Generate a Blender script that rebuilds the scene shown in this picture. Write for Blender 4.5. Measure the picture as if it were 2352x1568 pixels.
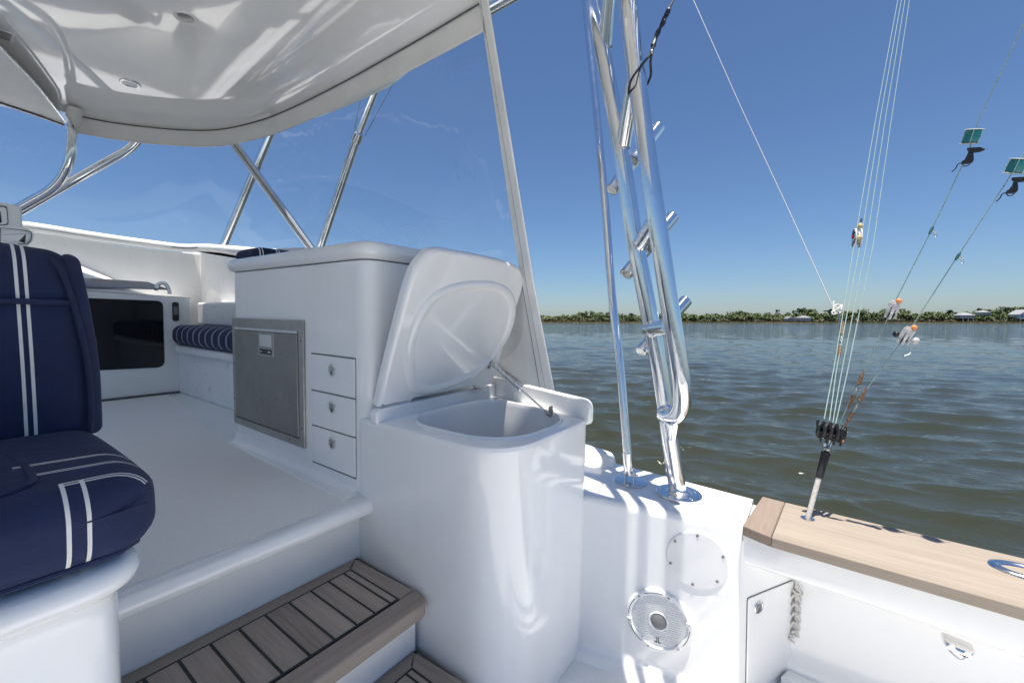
import bpy, bmesh, math, random
import numpy as np
from mathutils import Vector, Matrix

random.seed(7)
rng = np.random.default_rng(11)
rad = math.radians
for o in list(bpy.data.objects):
    bpy.data.objects.remove(o, do_unlink=True)
scn = bpy.context.scene
COL = scn.collection

# ------------------------------------------------------------------ camera
EYE = Vector((0.0, 0.0, 0.73))
YAW = rad(54.0)                       # view direction, from the bow (+Y) towards starboard (+X)
FPX, PW, PH, HOR = 980.0, 2352.0, 1568.0, 736.5
PITCH = math.atan((PH / 2 - HOR) / FPX)
cam_d = bpy.data.cameras.new('camera')
cam = bpy.data.objects.new('camera', cam_d)
COL.objects.link(cam)
cam.location = EYE
cam.rotation_euler = (math.pi / 2 - PITCH, 0, -YAW)
cam_d.sensor_width = 36.0
cam_d.lens = 36.0 * FPX / PW
cam_d.clip_start = 0.02
cam_d.clip_end = 9000
scn.camera = cam

# ------------------------------------------------------------------ sky, sun, exposure
SUN = Vector((-0.095, -0.10, 1.0)).normalized()
world = bpy.data.worlds.new('World')
scn.world = world
world.use_nodes = True
wn = world.node_tree
bg = wn.nodes['Background']
sky = wn.nodes.new('ShaderNodeTexSky')
sky.sky_type = 'NISHITA'
sky.sun_disc = False
sky.sun_elevation = math.asin(SUN.z)
sky.sun_rotation = math.atan2(SUN.x, SUN.y)
sky.altitude = 0
sky.air_density = 1.0
sky.dust_density = 0.6
sky.ozone_density = 10.0
wn.links.new(sky.outputs[0], bg.inputs[0])
bg.inputs[1].default_value = 0.073
sd = bpy.data.lights.new('sun', 'SUN')
sd.energy = 4.7
sd.angle = rad(0.53)
sd.color = (1.0, 0.95, 0.88)
so = bpy.data.objects.new('sun', sd)
COL.objects.link(so)
so.rotation_euler = SUN.to_track_quat('Z', 'Y').to_euler()
so.location = (0, 0, 30)
scn.view_settings.view_transform = 'Standard'
scn.view_settings.look = 'None'
scn.view_settings.gamma = 1
scn.view_settings.use_curve_mapping = False
scn.view_settings.exposure = 0.70
scn.render.engine = 'CYCLES'
scn.cycles.max_bounces = 10
scn.cycles.transparent_max_bounces = 16
scn.cycles.caustics_reflective = False
scn.cycles.caustics_refractive = False

# ------------------------------------------------------------------ frames: the boat sits 1.2 degrees bow up
TRIM = rad(1.2)
BOAT = Matrix.Translation(EYE) @ Matrix.Rotation(TRIM, 4, 'X') @ Matrix.Translation(-EYE)
_fw = Vector((math.sin(YAW), math.cos(YAW), 0))
_rt = Vector((math.cos(YAW), -math.sin(YAW), 0))
_d = _fw * math.cos(PITCH) - Vector((0, 0, math.sin(PITCH)))
_u = Vector((0, 0, math.cos(PITCH))) + _fw * math.sin(PITCH)
_RI = Matrix.Rotation(-TRIM, 3, 'X')

def ray(x, y):
    return _RI @ (_d + _rt * ((x - PW / 2) / FPX) + _u * ((PH / 2 - y) / FPX))

def at(x, y, X=None, Y=None, Z=None, D=None, pl=None):
    """surveying helper: boat coordinates of a sight line on a plane of the boat"""
    v = ray(x, y)
    if X is not None: t = X / v.x
    elif Y is not None: t = Y / v.y
    elif Z is not None: t = (Z - EYE.z) / v.z
    elif pl is not None: t = (pl[0] - EYE).dot(pl[1]) / v.dot(pl[1])
    else: t = D
    return EYE + v * t

def plane3(a, b, c):
    a, b, c = Vector(a), Vector(b), Vector(c)
    return (a, (b - a).cross(c - a).normalized())

# ------------------------------------------------------------------ object helpers
LOC = {}
def tagit(o, label=None, cat=None, group=None, kind=None):
    if label: o['label'] = label
    if cat: o['category'] = cat
    if group: o['group'] = group
    if kind: o['kind'] = kind
    return o

def thing(name, label, cat, loc, group=None, boat=True):
    o = bpy.data.objects.new(name, None)
    o.empty_display_size = 0.1
    COL.objects.link(o)
    loc = Vector(loc)
    o.matrix_world = (BOAT if boat else Matrix()) @ Matrix.Translation(loc)
    LOC[o.name] = loc
    tagit(o, label, cat, group)
    return o

def finish(me, mat, smooth, ang):
    if mat is not None:
        me.materials.append(mat)
    if smooth:
        me.polygons.foreach_set('use_smooth', [True] * len(me.polygons))
        try: me.set_sharp_from_angle(angle=rad(ang))
        except Exception: pass
    me.update()

def obj(name, vf, mat, parent=None, loc=None, label=None, cat=None, group=None, kind=None, smooth=True, ang=35, boat=True):
    """vf = (verts, faces) in boat (or world) coordinates, or a bmesh"""
    if isinstance(vf, bmesh.types.BMesh):
        bm = vf
        bmesh.ops.recalc_face_normals(bm, faces=bm.faces)
        me = bpy.data.meshes.new(name)
        off = LOC[parent.name] if parent is not None else (Vector(loc) if loc is not None else Vector((0, 0, 0)))
        bmesh.ops.translate(bm, verts=bm.verts, vec=-off)
        bm.to_mesh(me); bm.free()
    else:
        v, f = vf
        off = LOC[parent.name] if parent is not None else (Vector(loc) if loc is not None else Vector((0, 0, 0)))
        me = bpy.data.meshes.new(name)
        a = np.array([tuple(p) for p in v], dtype=float) - np.array(off)
        me.from_pydata(a.tolist(), [], [list(q) for q in f])
        bm = bmesh.new(); bm.from_mesh(me)
        bmesh.ops.recalc_face_normals(bm, faces=bm.faces)
        bm.to_mesh(me); bm.free()
    finish(me, mat, smooth, ang)
    o = bpy.data.objects.new(name, me)
    COL.objects.link(o)
    if smooth and boat and ang < 100:
        wm = o.modifiers.new('weighted', 'WEIGHTED_NORMAL'); wm.keep_sharp = True; wm.weight = 60
    if parent is not None:
        o.parent = parent
        LOC[o.name] = LOC[parent.name]
    else:
        o.matrix_world = (BOAT if boat else Matrix()) @ Matrix.Translation(off)
        LOC[o.name] = off
    tagit(o, label, cat, group, kind)
    return o

def join(*parts):
    V, Fc = [], []
    for v, f in parts:
        n = len(V)
        V += [tuple(p) for p in v]
        Fc += [[i + n for i in q] for q in f]
    return V, Fc

def tube(pts, r, n=16, cap=True):
    pts = [Vector(p) for p in pts]
    rs = r if isinstance(r, (list, tuple)) else [r] * len(pts)
    V, Fc = [], []
    t0 = (pts[1] - pts[0]).normalized()
    nrm = t0.orthogonal().normalized()
    for i, p in enumerate(pts):
        if i == 0: t = t0
        elif i == len(pts) - 1: t = (pts[i] - pts[i - 1]).normalized()
        else: t = ((pts[i + 1] - pts[i]).normalized() + (pts[i] - pts[i - 1]).normalized()).normalized()
        nrm = (nrm - t * nrm.dot(t)).normalized()
        b = t.cross(nrm)
        for k in range(n):
            a = 2 * math.pi * k / n
            V.append(p + (nrm * math.cos(a) + b * math.sin(a)) * rs[i])
    for i in range(len(pts) - 1):
        for k in range(n):
            k2 = (k + 1) % n
            Fc.append([i * n + k, i * n + k2, (i + 1) * n + k2, (i + 1) * n + k])
    if cap:
        Fc.append(list(range(n))[::-1])
        Fc.append([(len(pts) - 1) * n + k for k in range(n)])
    return V, Fc

def pipe(p0, p1, ro, ri, n=18):
    """open ended hollow tube"""
    a, b = Vector(p0), Vector(p1)
    v1, f1 = tube([a, b], ro, n, cap=False)
    v2, f2 = tube([a, b], ri, n, cap=False)
    V, Fc = join((v1, f1), (v2, f2))
    m = 2 * n
    for k in range(n):
        k2 = (k + 1) % n
        Fc.append([k, k2, m + k2, m + k])
        Fc.append([n + k, n + k2, m + n + k2, m + n + k])
    return V, Fc

def catmull(pts, m=6):
    P = [Vector(p) for p in pts]
    P = [P[0] * 2 - P[1]] + P + [P[-1] * 2 - P[-2]]
    out = []
    for i in range(1, len(P) - 2):
        for k in range(m):
            t = k / m
            a, b, c, d = P[i - 1], P[i], P[i + 1], P[i + 2]
            out.append(0.5 * ((2 * b) + (c - a) * t + (2 * a - 5 * b + 4 * c - d) * t * t + (-a + 3 * b - 3 * c + d) * t ** 3))
    out.append(P[-2])
    return out

def arcpath(pts, r, m=6):
    """polyline with circular-ish fillets"""
    P = [Vector(p) for p in pts]
    out = [P[0]]
    for i in range(1, len(P) - 1):
        a = (P[i - 1] - P[i]); b = (P[i + 1] - P[i])
        q = min(r, a.length * .49, b.length * .49)
        s, e = P[i] + a.normalized() * q, P[i] + b.normalized() * q
        for k in range(m + 1):
            t = k / m
            out.append(s * (1 - t) ** 2 + P[i] * 2 * t * (1 - t) + e * t * t)
    out.append(P[-1])
    return out

def rpoly(pts, r, m=5):
    """closed polygon with rounded corners (r scalar or list)"""
    P = [Vector(p) for p in pts]
    n = len(P); out = []
    for i in range(n):
        rr = r[i] if isinstance(r, (list, tuple)) else r
        a = (P[i - 1] - P[i]); b = (P[(i + 1) % n] - P[i])
        q = min(rr, a.length * .48, b.length * .48)
        if q < 1e-5:
            out.append(P[i]); continue
        s, e = P[i] + a.normalized() * q, P[i] + b.normalized() * q
        for k in range(m + 1):
            t = k / m
            out.append(s * (1 - t) ** 2 + P[i] * 2 * t * (1 - t) + e * t * t)
    return out

def loft(rings, cap0=True, cap1=True, closed=True):
    n = len(rings[0]); V = []; Fc = []
    for R_ in rings: V += [Vector(p) for p in R_]
    for i in range(len(rings) - 1):
        for k in range(n if closed else n - 1):
            k2 = (k + 1) % n
            Fc.append([i * n + k, i * n + k2, (i + 1) * n + k2, (i + 1) * n + k])
    if cap0: Fc.append(list(range(n))[::-1])
    if cap1: Fc.append([(len(rings) - 1) * n + k for k in range(n)])
    return V, Fc

def inset(ring, d, nrm=None):
    """move each point of a closed ring inwards by d"""
    n = len(ring)
    c = sum((Vector(p) for p in ring), Vector()) / n
    if nrm is None:
        nrm = Vector()
        for i in range(n):
            nrm += (Vector(ring[i]) - c).cross(Vector(ring[(i + 1) % n]) - c)
        nrm.normalize()
    out = []
    for i in range(n):
        a, b, e = Vector(ring[i - 1]), Vector(ring[i]), Vector(ring[(i + 1) % n])
        t = (e - a)
        if t.length < 1e-9: out.append(b); continue
        out.append(b + nrm.cross(t.normalized()) * d)
    return out

def slab(ring, vec, bev=0.004, seg=3):
    """ring extruded by vec, with a rounded edge on the far face"""
    vec = Vector(vec); L = vec.length; u = vec / L
    n = Vector()
    c = sum((Vector(p) for p in ring), Vector()) / len(ring)
    for i in range(len(ring)):
        n += (Vector(ring[i]) - c).cross(Vector(ring[(i + 1) % len(ring)]) - c)
    n.normalize()
    rings = [list(ring)]
    b = min(bev, L * .95)
    for k in range(seg + 1):
        a = math.pi / 2 * k / seg
        off = u * (L - b + b * math.sin(a))
        rings.append([p + off for p in inset(ring, b * (1 - math.cos(a)), n)])
    return loft(rings)

def rbox(x0, x1, y0, y1, z0, z1, r=0.01, seg=3):
    bm = bmesh.new()
    bmesh.ops.create_cube(bm, size=1)
    for v in bm.verts:
        v.co = Vector(((x0 + x1) / 2 + v.co.x * (x1 - x0), (y0 + y1) / 2 + v.co.y * (y1 - y0), (z0 + z1) / 2 + v.co.z * (z1 - z0)))
    if r > 0:
        bmesh.ops.bevel(bm, geom=list(bm.edges), offset=r, segments=seg, affect='EDGES', profile=0.5, clamp_overlap=True)
    return bm

def bm2vf(bm):
    bm.verts.index_update()
    v = [w.co.copy() for w in bm.verts]; f = [[w.index for w in q.verts] for q in bm.faces]
    bm.free()
    return v, f

def lathe(c, ax, prof, n=24, ref=None):
    """prof = [(radius, height along ax)]"""
    c = Vector(c); ax = Vector(ax).normalized()
    e1 = ax.orthogonal().normalized() if ref is None else Vector(ref).normalized()
    e2 = ax.cross(e1)
    rings = [[c + ax * h + (e1 * math.cos(2 * math.pi * k / n) + e2 * math.sin(2 * math.pi * k / n)) * max(r, 1e-5) for k in range(n)] for r, h in prof]
    return loft(rings)

def ball(c, r, sc=(1, 1, 1), n=12):
    V, Fc = [], []
    c = Vector(c)
    for i in range(n + 1):
        t = math.pi * i / n
        for k in range(2 * n):
            a = math.pi * k / n
            V.append(c + Vector((r * sc[0] * math.sin(t) * math.cos(a), r * sc[1] * math.sin(t) * math.sin(a), r * sc[2] * math.cos(t))))
    m = 2 * n
    for i in range(n):
        for k in range(m):
            Fc.append([i * m + k, (i + 1) * m + k, (i + 1) * m + (k + 1) % m, i * m + (k + 1) % m])
    return V, Fc

# ------------------------------------------------------------------ materials
def newmat(name):
    m = bpy.data.materials.new(name)
    m.use_nodes = True
    nt = m.node_tree
    b = nt.nodes['Principled BSDF']
    return m, nt, b

def N(nt, t, **k):
    n = nt.nodes.new(t)
    for a, v in k.items():
        if a == 'ins':
            for i, x in v.items(): n.inputs[i].default_value = x
        else: setattr(n, a, v)
    return n

def texco(nt, scale=(1, 1, 1), kind='Object', rot=(0, 0, 0)):
    tc = N(nt, 'ShaderNodeTexCoord')
    mp = N(nt, 'ShaderNodeMapping')
    mp.inputs['Scale'].default_value = scale
    mp.inputs['Rotation'].default_value = rot
    nt.links.new(tc.outputs[kind], mp.inputs[0])
    return mp.outputs[0]

def noise(nt, vec, scale, detail=4, rough=.55, dist=0):
    n = N(nt, 'ShaderNodeTexNoise')
    n.inputs['Scale'].default_value = scale; n.inputs['Detail'].default_value = detail
    n.inputs['Roughness'].default_value = rough; n.inputs['Distortion'].default_value = dist
    nt.links.new(vec, n.inputs['Vector'])
    return n.outputs['Fac']

def ramp(nt, fac, stops):
    r = N(nt, 'ShaderNodeValToRGB')
    el = r.color_ramp.elements
    while len(el) < len(stops): el.new(0.5)
    for e, (p, c) in zip(el, stops):
        e.position = p; e.color = (*c, 1) if len(c) == 3 else c
    nt.links.new(fac, r.inputs[0])
    return r.outputs[0]

def bump(nt, h, strength, dist=0.01):
    b = N(nt, 'ShaderNodeBump')
    b.inputs['Strength'].default_value = strength; b.inputs['Distance'].default_value = dist
    nt.links.new(h, b.inputs['Height'])
    return b.outputs[0]

def maprange(nt, v, a, b, c, d):
    m = N(nt, 'ShaderNodeMapRange')
    for i, x in enumerate((a, b, c, d)): m.inputs[1 + i].default_value = x
    nt.links.new(v, m.inputs[0])
    return m.outputs[0]

def simple(name, col, rough=.5, metal=0, coat=0, bscale=0, bstr=0, var=0, vscale=8, ior=1.5):
    m, nt, b = newmat(name)
    b.inputs['Base Color'].default_value = (*col, 1)
    b.inputs['Roughness'].default_value = rough
    b.inputs['Metallic'].default_value = metal
    b.inputs['Coat Weight'].default_value = coat
    b.inputs['IOR'].default_value = ior
    if var or bstr:
        tc = texco(nt)
    if var:
        f = noise(nt, tc, vscale, 5, .6)
        lo = tuple(c * (1 - var) for c in col); hi = tuple(min(1, c * (1 + var)) for c in col)
        nt.links.new(ramp(nt, f, [(.3, lo), (.7, hi)]), b.inputs['Base Color'])
    if bstr:
        nt.links.new(bump(nt, noise(nt, tc, bscale, 4, .6), bstr, .002), b.inputs['Normal'])
    return m

def gelcoat(name, col, rough=.14, coat=.3, wav=.004):
    m, nt, b = newmat(name)
    tc = texco(nt)
    big = noise(nt, tc, 2.3, 6, .6)
    lo = tuple(c * .95 for c in col)
    stre = noise(nt, texco(nt, (9, 9, .8)), 1.0, 4, .6, .8)
    spk_ = noise(nt, tc, 70, 3, .7)
    mxs = N(nt, 'ShaderNodeMix', data_type='RGBA', blend_type='MULTIPLY'); mxs.inputs['Factor'].default_value = 1
    nt.links.new(ramp(nt, big, [(.25, lo), (.75, col)]), mxs.inputs['A'])
    nt.links.new(ramp(nt, stre, [(.28, (.978, .976, .970)), (.55, (1, 1, 1))]), mxs.inputs['B'])
    mxt = N(nt, 'ShaderNodeMix', data_type='RGBA', blend_type='MULTIPLY'); mxt.inputs['Factor'].default_value = 1
    nt.links.new(mxs.outputs['Result'], mxt.inputs['A'])
    nt.links.new(ramp(nt, spk_, [(.20, (.86, .85, .83)), (.27, (1, 1, 1))]), mxt.inputs['B'])
    nt.links.new(mxt.outputs['Result'], b.inputs['Base Color'])
    sm = noise(nt, tc, 14, 6, .7)
    nt.links.new(maprange(nt, sm, .3, .75, rough * .75, rough * 1.7), b.inputs['Roughness'])
    nt.links.new(bump(nt, noise(nt, tc, 3.5, 2, .4), wav, .02), b.inputs['Normal'])
    b.inputs['Coat Weight'].default_value = coat
    b.inputs['Coat Roughness'].default_value = .025
    return m

def teak(name, dark, light, axis, fine=1.0, rough=.75):
    """weathered open-grain wood, grain along axis 0/1"""
    m, nt, b = newmat(name)
    sc = [95 * fine, 95 * fine, 95 * fine]; sc[axis] = 5.0
    v = texco(nt, tuple(sc))
    g = noise(nt, v, 1.0, 7, .65, .3)
    sc2 = [14, 14, 14]; sc2[axis] = .7
    g2 = noise(nt, texco(nt, tuple(sc2)), 1.0, 4, .6, .6)
    oi = N(nt, 'ShaderNodeObjectInfo')
    mix = N(nt, 'ShaderNodeMath', operation='ADD')
    nt.links.new(g, mix.inputs[0]); nt.links.new(g2, mix.inputs[1])
    mix2 = N(nt, 'ShaderNodeMath', operation='MULTIPLY_ADD')
    nt.links.new(oi.outputs['Random'], mix2.inputs[0]); mix2.inputs[1].default_value = .34
    nt.links.new(mix.outputs[0], mix2.inputs[2])
    mid = tuple((a + c) / 2 for a, c in zip(dark, light))
    mul = N(nt, 'ShaderNodeMath', operation='MULTIPLY'); mul.inputs[1].default_value = .5
    nt.links.new(mix2.outputs[0], mul.inputs[0])
    nt.links.new(ramp(nt, mul.outputs[0], [(.36, dark), (.52, mid), (.75, light)]), b.inputs['Base Color'])
    b.inputs['Roughness'].default_value = rough
    nt.links.new(bump(nt, g, .55, .0012), b.inputs['Normal'])
    return m

def polished(name, base=(.86, .87, .88), rough=.09):
    m, nt, b = newmat(name)
    b.inputs['Metallic'].default_value = 1
    tc = texco(nt)
    f = noise(nt, tc, 30, 6, .7)
    nt.links.new(maprange(nt, f, .3, .8, rough * .6, rough * 2.4), b.inputs['Roughness'])
    big = noise(nt, tc, 9, 5, .65)
    nt.links.new(ramp(nt, big, [(.3, tuple(c * .9 for c in base)), (.7, base)]), b.inputs['Base Color'])
    nt.links.new(bump(nt, noise(nt, tc, 160, 3, .6), .03, .001), b.inputs['Normal'])
    return m

def fabric(name, base, white, bands, rough=.85):
    """navy canvas; bands = [(axis, pos, half, cond_axis, lo, hi)] woven stripes in boat metres relative to the root"""
    m, nt, b = newmat(name)
    tc = N(nt, 'ShaderNodeTexCoord')
    sp = N(nt, 'ShaderNodeSeparateXYZ')
    nt.links.new(tc.outputs['Object'], sp.inputs[0])
    acc = None
    for band in bands:
        ax, pos, half, cax, lo, hi = band[:6]
        if isinstance(pos, tuple):            # periodic: (period, offset)
            md = N(nt, 'ShaderNodeMath', operation='PINGPONG'); md.inputs[1].default_value = pos[0] / 2
            ad = N(nt, 'ShaderNodeMath', operation='ADD'); ad.inputs[1].default_value = 100 * pos[0] + pos[1]
            nt.links.new(sp.outputs[ax], ad.inputs[0]); nt.links.new(ad.outputs[0], md.inputs[0])
            src = md.outputs[0]; ps = pos[2]
        else:
            src = sp.outputs[ax]; ps = pos
        c = N(nt, 'ShaderNodeMath', operation='COMPARE')
        nt.links.new(src, c.inputs[0]); c.inputs[1].default_value = ps; c.inputs[2].default_value = half
        out = c.outputs[0]
        if cax is not None:
            c2 = N(nt, 'ShaderNodeMath', operation='COMPARE')
            nt.links.new(sp.outputs[cax], c2.inputs[0]); c2.inputs[1].default_value = (lo + hi) / 2; c2.inputs[2].default_value = (hi - lo) / 2
            mu = N(nt, 'ShaderNodeMath', operation='MULTIPLY')
            nt.links.new(out, mu.inputs[0]); nt.links.new(c2.outputs[0], mu.inputs[1])
            out = mu.outputs[0]
        if len(band) > 6:
            gt = N(nt, 'ShaderNodeMath', operation='GREATER_THAN'); gt.inputs[1].default_value = band[6]
            nt.links.new(sp.outputs[2], gt.inputs[0])
            mu = N(nt, 'ShaderNodeMath', operation='MULTIPLY')
            nt.links.new(out, mu.inputs[0]); nt.links.new(gt.outputs[0], mu.inputs[1])
            out = mu.outputs[0]
        if acc is None: acc = out
        else:
            mx = N(nt, 'ShaderNodeMath', operation='MAXIMUM')
            nt.links.new(acc, mx.inputs[0]); nt.links.new(out, mx.inputs[1]); acc = mx.outputs[0]
    mp = texco(nt)
    big = noise(nt, mp, 7, 5, .6)
    navy = ramp(nt, big, [(.25, tuple(c * .75 for c in base)), (.75, tuple(c * 1.3 for c in base))])
    mix = N(nt, 'ShaderNodeMix', data_type='RGBA')
    if acc is not None: nt.links.new(acc, mix.inputs['Factor'])
    else: mix.inputs['Factor'].default_value = 0
    nt.links.new(navy, mix.inputs['A']); mix.inputs['B'].default_value = (*white, 1)
    nt.links.new(mix.outputs['Result'], b.inputs['Base Color'])
    b.inputs['Roughness'].default_value = rough
    b.inputs['Sheen Weight'].default_value = .03
    w = noise(nt, mp, 520, 2, .5)
    w2 = noise(nt, mp, 22, 4, .6)
    ad = N(nt, 'ShaderNodeMath', operation='MULTIPLY_ADD'); ad.inputs[1].default_value = 4.0
    nt.links.new(w2, ad.inputs[0]); nt.links.new(w, ad.inputs[2])
    nt.links.new(bump(nt, ad.outputs[0], .6, .0014), b.inputs['Normal'])
    return m

M = {}
M['white'] = gelcoat('white_gelcoat', (.885, .884, .870), .12, .5)
M['white_b'] = gelcoat('white_moulding', (.865, .864, .85), .3, .15)
M['ceil'] = gelcoat('headliner_gloss', (.89, .885, .868), .05, .8, .0025)
M['nonskid'] = simple('nonskid_deck', (.86, .852, .83), .6, bscale=380, bstr=.9, var=.06, vscale=260)
M['teak_step'] = teak('weathered_teak_dark', (.21, .165, .132), (.43, .36, .30), 1)
M['teak_step_x'] = teak('weathered_teak_frame', (.20, .155, .122), (.39, .32, .262), 0)
M['teak_rail'] = teak('bleached_teak', (.20, .158, .118), (.36, .30, .24), 1)
M['teak_end'] = teak('bleached_teak_end', (.20, .148, .112), (.32, .25, .20), 0)
M['caulk'] = simple('black_caulk', (.012, .013, .016), .5, bscale=200, bstr=.2)
M['alu'] = polished('polished_aluminium')
M['alu_r'] = polished('brushed_aluminium', (.74, .75, .76), .2)
M['chrome'] = polished('stainless_polished', (.80, .80, .79), .13)
M['black'] = simple('black_plastic', (.014, .015, .018), .42, bscale=90, bstr=.15, var=.3)
M['rubber'] = simple('black_rubber_cord', (.02, .02, .022), .7, bscale=300, bstr=.4)
M['seam'] = simple('dark_joint', (.13, .135, .14), .8)
M['canvas'] = simple('white_canvas', (.80, .80, .79), .8, bscale=500, bstr=.25, var=.05, vscale=6)
M['canvas_d'] = simple('zipper_tape', (.10, .105, .11), .7, bscale=900, bstr=.5)
M['white_pl'] = simple('white_plastic', (.80, .80, .79), .35, var=.04)
M['clip'] = simple('weathered_white_clip', (.50, .50, .49), .5, var=.25, vscale=60)
M['rope'] = simple('off_white_rope', (.62, .60, .55), .85, bscale=600, bstr=.6, var=.2, vscale=120)
M['line'] = simple('pale_green_line', (.24, .34, .31), .6, var=.15, vscale=60)
M['line_w'] = simple('white_halyard', (.55, .54, .52), .6)
M['tape'] = simple('brown_whipping', (.17, .10, .055), .7, bscale=300, bstr=.6, var=.45, vscale=60)
M['orange'] = simple('orange_bead', (.75, .25, .07), .4)
M['yellow'] = simple('yellowed_bead', (.62, .50, .22), .45)
M['grey_hatch'] = simple('smoked_hatch', (.16, .175, .19), .12, ior=1.45)
M['wood_v'] = simple('varnished_wood', (.24, .07, .02), .15, coat=.6, var=.5, vscale=25)
M['screen'] = simple('dark_screen', (.01, .01, .012), .08)

def tinted():
    m, nt, b = newmat('tinted_acrylic')
    b.inputs['Base Color'].default_value = (.006, .007, .009, 1)
    b.inputs['Roughness'].default_value = .03
    b.inputs['IOR'].default_value = 1.5
    return m
M['tint'] = tinted()

def steel_door():
    m, nt, b = newmat('brushed_steel')
    b.inputs['Metallic'].default_value = 1
    v = texco(nt, (60, 500, 3))
    f = noise(nt, v, 1, 5, .7)
    blot = noise(nt, texco(nt, (1, 1, 1)), 9, 8, .75)
    spots = noise(nt, texco(nt, (1, 1, .55)), 34, 5, .8)
    mul = N(nt, 'ShaderNodeMath', operation='MULTIPLY')
    nt.links.new(ramp(nt, spots, [(.60, (1, 1, 1)), (.72, (.45, .42, .40))]), mul.inputs[0])
    base = ramp(nt, blot, [(.25, (.25, .242, .23)), (.75, (.33, .32, .305))])
    mx = N(nt, 'ShaderNodeMix', data_type='RGBA', blend_type='MULTIPLY')
    mx.inputs['Factor'].default_value = 1
    nt.links.new(base, mx.inputs['A']); nt.links.new(mul.outputs[0], mx.inputs['B']); mul.inputs[1].default_value = 1
    nt.links.new(mx.outputs['Result'], b.inputs['Base Color'])
    nt.links.new(maprange(nt, f, .2, .8, .24, .42), b.inputs['Roughness'])
    b.inputs['Anisotropic'].default_value = .5
    nt.links.new(bump(nt, f, .06, .001), b.inputs['Normal'])
    return m
M['steel'] = steel_door()
M['steel_f'] = simple('steel_trim', (.40, .39, .37), .3, 1, var=.1, vscale=20)

def vinyl(f0=.034):
    m = bpy.data.materials.new('clear_vinyl'); m.use_nodes = True
    nt = m.node_tree
    nt.nodes.clear()
    out = N(nt, 'ShaderNodeOutputMaterial')
    tr = N(nt, 'ShaderNodeBsdfTransparent'); tr.inputs[0].default_value = (.955, .965, .97, 1)
    gl = N(nt, 'ShaderNodeBsdfGlossy'); gl.inputs['Roughness'].default_value = .03; gl.inputs[0].default_value = (1, 1, 1, 1)
    df = N(nt, 'ShaderNodeBsdfTranslucent'); df.inputs[0].default_value = (.8, .85, .9, 1)
    tc = texco(nt, (1, 1, 1))
    h = noise(nt, tc, 2.6, 3, .5, 1.2)
    bp = bump(nt, h, .12, .03)
    nt.links.new(bp, gl.inputs['Normal'])
    geo = N(nt, 'ShaderNodeNewGeometry')
    dot = N(nt, 'ShaderNodeVectorMath', operation='DOT_PRODUCT')
    nt.links.new(bp, dot.inputs[0]); nt.links.new(geo.outputs['Incoming'], dot.inputs[1])
    ab = N(nt, 'ShaderNodeMath', operation='ABSOLUTE'); nt.links.new(dot.outputs['Value'], ab.inputs[0])
    om = N(nt, 'ShaderNodeMath', operation='SUBTRACT'); om.inputs[0].default_value = 1; nt.links.new(ab.outputs[0], om.inputs[1])
    pw = N(nt, 'ShaderNodeMath', operation='POWER'); pw.inputs[1].default_value = 5; nt.links.new(om.outputs[0], pw.inputs[0])
    mul = N(nt, 'ShaderNodeMath', operation='MULTIPLY_ADD'); mul.inputs[1].default_value = .9 if f0 > .02 else .35; mul.inputs[2].default_value = f0
    nt.links.new(pw.outputs[0], mul.inputs[0])
    s1 = N(nt, 'ShaderNodeMixShader')
    # fine creases, their highlights put in as pale contour lines of a distorted noise, in patches
    w = noise(nt, texco(nt, (1.0, 1.6, 1.2), rot=(.5, .3, .2)), 1.7, 3, .5, 2.2)
    cen = N(nt, 'ShaderNodeMath', operation='SUBTRACT'); cen.inputs[1].default_value = .5; nt.links.new(w, cen.inputs[0])
    ab2 = N(nt, 'ShaderNodeMath', operation='ABSOLUTE'); nt.links.new(cen.outputs[0], ab2.inputs[0])
    crs = ramp(nt, ab2.outputs[0], [(0.0, (.13, .13, .13)), (.003, (.04, .04, .04)), (.008, (0, 0, 0))])
    msk = ramp(nt, noise(nt, texco(nt), 1.3, 2, .5), [(.50, (0, 0, 0)), (.62, (1, 1, 1))])
    mm = N(nt, 'ShaderNodeMath', operation='MULTIPLY_ADD'); nt.links.new(crs, mm.inputs[0]); nt.links.new(msk, mm.inputs[1]); mm.inputs[2].default_value = .014
    sc = mm.outputs[0]
    nt.links.new(sc, s1.inputs[0]); nt.links.new(tr.outputs[0], s1.inputs[1]); nt.links.new(df.outputs[0], s1.inputs[2])
    s2 = N(nt, 'ShaderNodeMixShader')
    nt.links.new(mul.outputs[0], s2.inputs[0]); nt.links.new(s1.outputs[0], s2.inputs[1]); nt.links.new(gl.outputs[0], s2.inputs[2])
    nt.links.new(s2.outputs[0], out.inputs[0])
    return m
M['vinyl'] = vinyl()
M['vinyl_f'] = vinyl(.008)

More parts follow.
